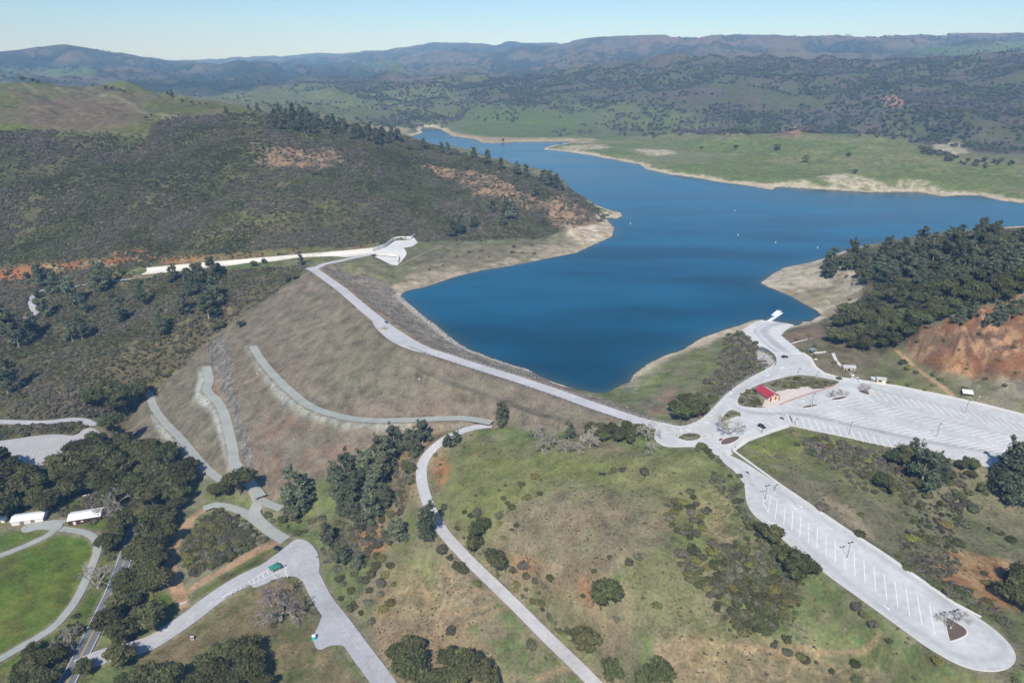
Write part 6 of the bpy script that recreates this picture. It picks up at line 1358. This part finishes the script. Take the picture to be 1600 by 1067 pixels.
# barns
c0_ = gp(108,821,None); c1_ = gp(158,813,c0_.z); rzB = head(c0_, c1_); dirB = Vector((math.cos(rzB), math.sin(rzB), 0)); nB = Vector((-dirB.y, dirB.x, 0)); LB = (c1_-c0_).length
gable('long red brown barn with a bright white metal roof', 'barn', 'barn', (c0_+c1_)/2+nB*4.4, rzB, LB, 8.8, 3.6, 5.0, 'brownwall', 'whiteroof', .5, [('y-', -LB*.32, 1.5, 0, 2.3, 'whitewall', 'door')], [('y-', -LB*.08, 1.3, 1.2, 2.1, 'whitewall', 'window'), ('y-', LB*.12, 1.2, 1.2, 2.0, 'glass', 'window'), ('y-', LB*.3, 1.2, 1.2, 2.0, 'glass', 'window')])
c0_ = gp(30,820,None); c1_ = gp(68,815,c0_.z); rzB = head(c0_, c1_); dirB = Vector((math.cos(rzB), math.sin(rzB), 0)); nB = Vector((-dirB.y, dirB.x, 0)); LB = (c1_-c0_).length
gable('low white barn with pale metal roof partly under oaks at the left edge', 'barn', 'barn', (c0_+c1_)/2+nB*3.8-dirB*2, rzB, LB+4, 7.6, 3.0, 4.2, 'whitewall', 'whiteroof', .5, [('y-', -3, 2.2, 0, 2.4, 'timber', 'door'), ('y-', 3, 2.2, 0, 2.4, 'timber', 'door')])
p = gp(3,814,None); gable('small white shed at the left edge beside the low white barn', 'shed', 'shed', p, .2, 5, 4, 2.4, 3.2, 'whitewall', 'whiteroof', .3, [('y-', 0, 1, 0, 2, 'timber', 'door')])
# floating dock
def P0(a, b): return gp(a, b, 0.0)
dk = P0(1200,503); root = empty('floating_dock', (0, 0, 0)); tag(root, 'white floating dock reaching from the boat ramp into the lake', 'dock')
a_ = P0(1201,502.5); b_ = P0(1221,489)
def plank(a, b, w, z0, z1, nm, m): return MB().bar(Vector((a.x, a.y, z0)), Vector((b.x, b.y, z0)), w, z1-z0).build(nm, MT[m], root)
plank(a_, b_, 3.2, .12, .45, 'deck', 'skylight'); plank(P0(1208.5,493.5), P0(1217.5,486), 4.0, .1, .5, 'finger_deck', 'whiteplastic'); plank(P0(1207,499), P0(1211,494), 1.6, .13, .42, 'link_walkway', 'skylight')
MB().bar(P0(1185,512)+Vector((0,0,1.2)), P0(1201,503)+Vector((0,0,.3)), 2.0, .25).build('gangway', MT['kerb'], root)
for a, b in (((1208,497)), ((1221,489)), ((1216,485.5))): q = P0(a, b); MB().tube([(q.x, q.y, -1), (q.x, q.y, 2.2)], .18, 8).build('mooring_pile', MT['timber'], root)
MB().bar(gp(1206,548,11)+Vector((0,0,-.0)), gp(1186,513,2.2), .5, .35).build('x', MT['kerb']) if False else None
# buoys
for (a, b), lb in zip([(1212,379.5), (1277.5,388), (1153,368), (985,350), (1148,330)], ['white marker buoy nearest the wooded shore point tip', 'white marker buoy closest to the right shore wood', 'white marker buoy in mid lake above the ramp', 'white marker buoy off the left rocky point', 'white marker buoy farthest up the open water']):
    q = P0(a, b); root = empty('buoy', q); tag(root, lb, 'buoy', 'marker buoys on the lake'); MB().tube([(0, 0, -.3), (0, 0, .7), (0, 0, 1.9)], [.45, .4, .18], 10).build('float', MT['whiteplastic'], root); MB().tube([(0, 0, 1.0), (0, 0, 1.25)], [.37, .33], 10).build('band', MT['orange'], root)
# guard rails and fences
def rail(label, cat, name, c, h=.75, gap=4.0, pm='post', rm='steel', rails=1, lift=0, group=None):
    root = empty(name); tag(root, label, cat, group); c = catmull(list(c), gap); mb = MB(); zo = lift
    for k in range(rails):
        zz = h*(1-.42*k)-.15
        for i in range(len(c)-1): mb.bar((c[i][0], c[i][1], c[i][2]+zz+zo), (c[i+1][0], c[i+1][1], c[i+1][2]+zz+zo), .07, .3 if rails == 1 else .08)
    mb.build('rail', MT[rm], root); pm_ = MB().box(-.2, .2, -.2, .2, -.5, h+.12); me0 = None
    for i in range(min(len(c), 100)):
        if me0 is None: o = pm_.build('post', MT[pm], root); me0 = o.data
        else: o = link('post', me0, root)
        o.location = (c[i][0], c[i][1], c[i][2]+zo)
crest = ROADS[0]['c']
def lat(c, o):
    c = np.asarray(c); d = np.gradient(c[:, :2], axis=0); d /= np.linalg.norm(d, axis=1)[:, None]; return np.c_[c[:, :2]+np.stack([-d[:, 1], d[:, 0]], -1)*o, c[:, 2]]
i0 = np.argmin(np.hypot(*(crest[:, :2]-np.array(plane(650,541,12))).T)); i1 = np.argmin(np.hypot(*(crest[:, :2]-np.array(plane(1000,660,12))).T))
rail('steel guard rail on dark posts along the downstream edge of the dam road', 'guard rail', 'guard_rail', lat(crest, -5.3)[i0:i1:6])
rail('low steel guard rail along the lake side of the dam road', 'guard rail', 'guard_rail', lat(crest, 5.2)[i0+6::6])
rail('dark edged guard rail along the upper dam road near the spillway', 'guard rail', 'guard_rail', lat(crest, -5.3)[4:i0-22:6], gap=6)
rail('long fence along the outer edge of the loop road', 'fence', 'fence', [(*plane(a, b, LT), LT) for a, b in [(1067,664),(1084,659),(1096,653),(1111,640),(1122,628),(1133,616),(1150,602),(1176,586.5),(1198,574)]], 1.1, 3.5, 'steel', 'steel', 2)
rail('wire fence along the chute of the spillway', 'fence', 'fence', [(*plane(a, b, z), z) for a, b, z in [(330,410,2),(440,401,9),(500,396,12),(550,390,13),(590,383,13)]], 1.5, 7, 'steel', 'steel', 2)
# retaining wall below the ramp head
rw_ = [(1189,543),(1197,546),(1206,552),(1212,559),(1213,566),(1211,571)]; c = catmull([(*plane(a, b, 12), 12) for a, b in rw_], 2); mb = MB()
for i in range(len(c)-1): mb.bar((c[i][0]-.3, c[i][1], 8.6), (c[i+1][0]-.3, c[i+1][1], 8.6), .5, 4.3)
o = mb.build('retaining_wall', mat('dark_concrete', (.16, .17, .18, 1), .9, .1, 1)); tag(o, 'curved dark concrete retaining wall between riprap and the ramp road', 'wall')
# spillway
root = empty('spillway'); tag(root, 'long beige concrete spillway chute with white basin at its head', 'spillway')
V, Fq = ribbon(CH, 12.5, -.05, cross=3); link('chute_floor', mesh_np('chute_floor', V, Fq, MT['beigecon']), root)
def wallrib(c, off, h, t, nm, m):
    a = lat(c, off); mb = MB()
    for i in range(len(a)-1): mb.bar((a[i][0], a[i][1], a[i][2]-.5), (a[i+1][0], a[i+1][1], a[i+1][2]-.5), t, h+.5)
    mb.build(nm, MT[m], root)
wallrib(CH, 6.6, 3.6, .6, 'far_wall', 'beigecon'); wallrib(CH, -6.6, 1.0, .6, 'near_wall', 'beigecon')
flat(BW, 7.5, 'basin_floor', MT['ramp'], root, None)
def warc(pts_, z0, h, nm, m, t=.6):
    c = catmull([(*plane(a, b, z0), z0) for a, b in pts_], 3); mb = MB()
    for i in range(len(c)-1): mb.bar(c[i], c[i+1], t, h)
    mb.build(nm, MT[m], root)
warc([(577,394),(602,386),(617,376),(642,374),(648,370)], 7.3, 4.0, 'basin_wall', 'ramp'); warc([(653,379),(646,384),(631,387),(635,397),(628,408),(621,414)], 7.3, .9, 'apron_edge', 'ramp')
warc([(578,397),(600,399),(622,401),(622,412)], 7.3, 2.6, 'weir_wall', 'kerb')
warc([(577,399),(600,401.5),(621,403.5)], 6.3, 1.2, 'weir_grey_step', 'greyroof', 1.6)  # low grey step running along the near side of the weir wall
p = gp(660,378,None); root = empty('log_boom_post'); 
bpy.data.objects.remove(root)
tr_ = [(496,418),(530,412.5),(560,413.5),(600,415),(622,415.5),(640,407),(660,397),(690,384)]
c = road_pts(tr_, None, 4, 3); V, Fq = ribbon(c, 1.6, .25); o = link('path', mesh_np('path', V, Fq, mat('rust_path', L3((190,170,150), .66), .9, .1, 2))); tag(o, kind='structure')
# gate, signs, pole and small furniture
p = gp(286,945,None); a = gp(279,947,p.z); b = gp(294,942,p.z); root = empty('field_gate', (a+b)/2, head(a, b)); tag(root, 'white field gate closing the dirt track at the entrance road', 'gate'); w_ = (b-a).length/2
MB().box(-w_, -w_+.25, -.12, .12, 0, 1.5).build('post', MT['timber'], root); MB().box(w_-.25, w_, -.12, .12, 0, 1.5).build('post', MT['timber'], root)
for zz in (.55, .95, 1.3): MB().box(-w_, w_, -.05, .05, zz, zz+.14).build('rail', MT['whiteplastic'], root)
def sign(label, px, w_, h_, z0, col, rz=0, z=None, grp=None, stone=False):
    p = gp(*px, z); root = empty('sign', p, rz); tag(root, label, 'sign', grp)
    if stone: MB().box(-w_/2, w_/2, -.3, .3, -.2, h_).build('stone_body', MT['kerb'], root); MB().box(-w_/2+.2, w_/2-.2, -.34, -.3, .5, h_-.3).build('panel', MT['timber'], root)
    else:
        for s_ in (-1, 1): MB().box(s_*w_*.4-.06, s_*w_*.4+.06, -.06, .06, -.2, z0+h_).build('post', MT['timber'], root)
        MB().box(-w_/2, w_/2, -.12, -.06, z0, z0+h_).build('panel', MT[col], root)
sign('pale stone monument on the lower lawn beside the entrance road', (301,999), 1.5, 2.2, 0, '', stone=True)
sign('small orange sign at the edge of the dam end trees by the fence', (1095,649), 1.4, 1.0, .9, 'orange')
sign('beige information board on the grassy bank above the loop road', (1274,564), 2.4, 1.3, .8, 'beige', z=None)
sign('white notice board at the kerb of the entrance road', (263,916), 1.2, .9, .8, 'whiteplastic')
sign('brown sign at the corner of the roundabout and long strip', (1126,689), 1.8, 1.0, .7, 'reddoor', z=LT)
sign('dark notice sign at the edge of the round lower plaza', (496,872), 1.4, 1.1, .6, 'timber')
sign('small white marker on the mid dam face', (655,593), .8, .8, .3, 'whiteplastic'); sign('small white marker high on the dam face left of the road', (520,450), .8, .8, .3, 'whiteplastic'); sign('small white marker beside the first gravel bench', (402,585), .8, .8, .3, 'whiteplastic')
def table(label, px, z=None, rz=.3):
    p = gp(*px, z); root = empty('picnic_table', p, rz); tag(root, label, 'picnic table', 'picnic tables'); MB().box(-1.1, 1.1, -.4, .4, .7, .78).build('table_top', MT['timber'], root)
    for s_ in (-1, 1): MB().box(-1.1, 1.1, s_*.85-.15, s_*.85+.15, .42, .48).build('bench', MT['timber'], root)
    for s_ in (-.8, .8): q = MB(); q.bar((s_, -.8, 0), (s_, 0, .68), .1, .08); q.bar((s_, .8, 0), (s_, 0, .68), .1, .08); q.build('leg', MT['timber'], root)
table('picnic table on the lawn beside the entrance road bend', (437,913)); table('picnic table on the lawn close to the hatched island', (426,908))
p = gp(941,742,None); root = empty('bench', p, -.2); tag(root, 'dark bench alone on the green meadow below the dam road', 'bench'); MB().box(-1.8, 1.8, -.4, .4, .42, .55).build('seat', MT['dark'], root); MB().box(-1.8, 1.8, .35, .45, .55, 1.1).build('backrest', MT['dark'], root)
for s_ in (-1.5, 1.5): MB().box(s_-.1, s_+.1, -.35, .35, -.1, .42).build('leg', MT['dark'], root)
p = gp(186,925,None); root = empty('utility_pole', p, .4); tag(root, 'pale wooden utility pole with crossarm beside the highway', 'utility pole'); MB().tube([(0, 0, -.5), (0, 0, 9.5)], [.2, .14], 8).build('pole', MT['kerb'], root); MB().box(-1.2, 1.2, -.07, .07, 8.8, 9.0).build('crossarm', MT['timber'], root); MB().tube([(.4, 0, 7.2), (.4, 0, 8.2)], .25, 8).build('transformer', MT['steel'], root)
p = gp(1269,551,None); root = empty('shade_shelter', p, .5); tag(root, 'small shelter with blue grey roof on the bank right of the ramp', 'shelter'); MB().add([(-2.6, -1.6, 2.3), (2.6, -1.6, 2.3), (2.6, 1.6, 2.9), (-2.6, 1.6, 2.9), (-2.6, -1.6, 2.4), (2.6, -1.6, 2.4), (2.6, 1.6, 3.0), (-2.6, 1.6, 3.0)], [(0, 3, 2, 1), (4, 5, 6, 7), (0, 1, 5, 4), (1, 2, 6, 5), (2, 3, 7, 6), (3, 0, 4, 7)]).build('roof', MT['steel'], root)
for sx in (-2.3, 2.3):
    for s_ in (-1.4, 1.4): MB().box(sx-.08, sx+.08, s_-.08, s_+.08, -.2, 2.5).build('post', MT['steel'], root)
for pth, ww in (([(1272,552),(1283,551),(1291,550)], 3.0), ([(1301,551),(1306,562),(1313,571),(1320,577)], 2.2), ([(1238,537),(1250,533),(1262,530)], 1.2)):
    c = road_pts(pth, None, 3, 2); V, Fq = ribbon(c, ww, .18); o = link('path', mesh_np('path', V, Fq, MT['kerb'])); tag(o, kind='structure')
p = gp(1511,617,None); root = empty('lean_to', p, -.3); tag(root, 'small weathered lean-to among pale debris above the dirt track end', 'shed'); MB().add([(-3, -2, 1.6), (3, -2, 1.6), (3, 2, 2.8), (-3, 2, 2.8), (-3, -2, 1.7), (3, -2, 1.7), (3, 2, 2.9), (-3, 2, 2.9)], [(0, 3, 2, 1), (4, 5, 6, 7), (0, 1, 5, 4), (1, 2, 6, 5), (2, 3, 7, 6), (3, 0, 4, 7)]).build('roof', MT['beigecon'], root)
MB().box(-2.8, 2.8, 1.5, 1.8, -.3, 2.6).build('wall', MT['timber'], root); MB().box(-2.8, -2.6, -1.8, 1.8, -.3, 1.8).build('wall', MT['timber'], root)
# bollards along the crosswalk and lot edge
for i, (a, b) in enumerate([(1057,681),(1100,683),(1149,700),(1154,703)]):
    p = gp(a, b, LT); root = empty('bollard', p); tag(root, ['bollard left of the small roundabout island', 'bollard right of the small roundabout island', 'bollard at the lot corner beside the mulched island', 'bollard at the kerb where the long strip begins'][i], 'bollard', 'bollards by the roundabout'); MB().tube([(0, 0, 0), (0, 0, 1.0), (0, 0, 1.1)], [.14, .14, .06], 8).build('post', MT['dark'], root)
# utility boxes and cones at the lower junction
for (a, b), lb in zip([(738,566.5), (208,1006), (202,1003)], ['orange traffic cone alone beside the dam road guard rail', 'orange traffic cone right of the pair near the highway junction', 'orange traffic cone left of the pair near the highway junction']):
    p = gp(a, b, None); root = empty('traffic_cone', p); tag(root, lb, 'cone', 'traffic cones'); MB().tube([(0, 0, .05), (0, 0, .9)], [.28, .05], 10).build('cone', MT['orange'], root); MB().box(-.35, .35, -.35, .35, 0, .06).build('base', MT['rubber'], root)
SKYS=.10; HAZE=4.5e-5; HAZEC=(.72,.84,1,1); EXPO=0.0
SKYS=.105; HAZE=9e-5; HAZEC=(.29,.57,1,1); EXPO=.13; SKYT=(.60,.82,1.10,1)
# ------------------------------------------------------------------ light, air, camera
SUN_EL, SUN_AZ = R(47), R(11.8)   # light travels towards azimuth 11.8 deg right of straight ahead
sd_ = Vector((math.sin(SUN_AZ)*math.cos(SUN_EL), math.cos(SUN_AZ)*math.cos(SUN_EL), -math.sin(SUN_EL)))
sl = bpy.data.lights.new('sun', 'SUN'); sl.energy = 4.6; sl.angle = R(.55); sl.color = (1, .965, .92)
so = bpy.data.objects.new('sun', sl); COL.objects.link(so); so.rotation_euler = sd_.to_track_quat('-Z', 'Y').to_euler(); so.location = (0, 0, 900)
w = bpy.data.worlds.new('World'); scene.world = w; w.use_nodes = True; nt = w.node_tree; bg = nt.nodes['Background']
sky = nt.nodes.new('ShaderNodeTexSky'); sky.sky_type = 'NISHITA'; sky.sun_disc = False; sky.sun_elevation = SUN_EL
sp = -sd_; sky.sun_rotation = math.atan2(sp.x, sp.y); sky.altitude = 300; sky.air_density = 1.0; sky.dust_density = .15; sky.ozone_density = 1.0
tn = nt.nodes.new('ShaderNodeMix'); tn.data_type = 'RGBA'; tn.blend_type = 'MULTIPLY'; tn.inputs['Factor'].default_value = 1; tn.inputs['B'].default_value = SKYT; nt.links.new(sky.outputs[0], tn.inputs['A']); nt.links.new(tn.outputs['Result'], bg.inputs['Color']); bg.inputs['Strength'].default_value = SKYS
# haze
HZ = 1
if HZ:
    mb = MB().box(-21500, 21500, -2500, 14200, -75, 700); m = bpy.data.materials.new('haze_air'); m.use_nodes = True; N = m.node_tree.nodes; N.remove(N['Principled BSDF'])
    v = N.new('ShaderNodeVolumePrincipled'); v.inputs['Density'].default_value = HAZE; v.inputs['Color'].default_value = HAZEC; v.inputs['Anisotropy'].default_value = -.3; v.inputs['Absorption Color'].default_value = (1, 1, 1, 1)
    m.node_tree.links.new(v.outputs[0], N['Material Output'].inputs['Volume']); hz = mb.build('haze', m); tag(hz, kind='stuff')
cam = bpy.data.cameras.new('camera'); cam.sensor_width = 36; cam.lens = 36*F/1600; cam.clip_end = 60000; cam.clip_start = 1
co = bpy.data.objects.new('camera', cam); COL.objects.link(co); co.location = (0, 0, CAMZ); co.rotation_euler = (PI/2-P, 0, 0); scene.camera = co
scene.view_settings.view_transform = 'Standard'; scene.view_settings.look = 'None'; scene.view_settings.exposure = EXPO; scene.view_settings.gamma = 1
scene.cycles.volume_bounces = 0; scene.cycles.max_bounces = 5; scene.cycles.diffuse_bounces = 2
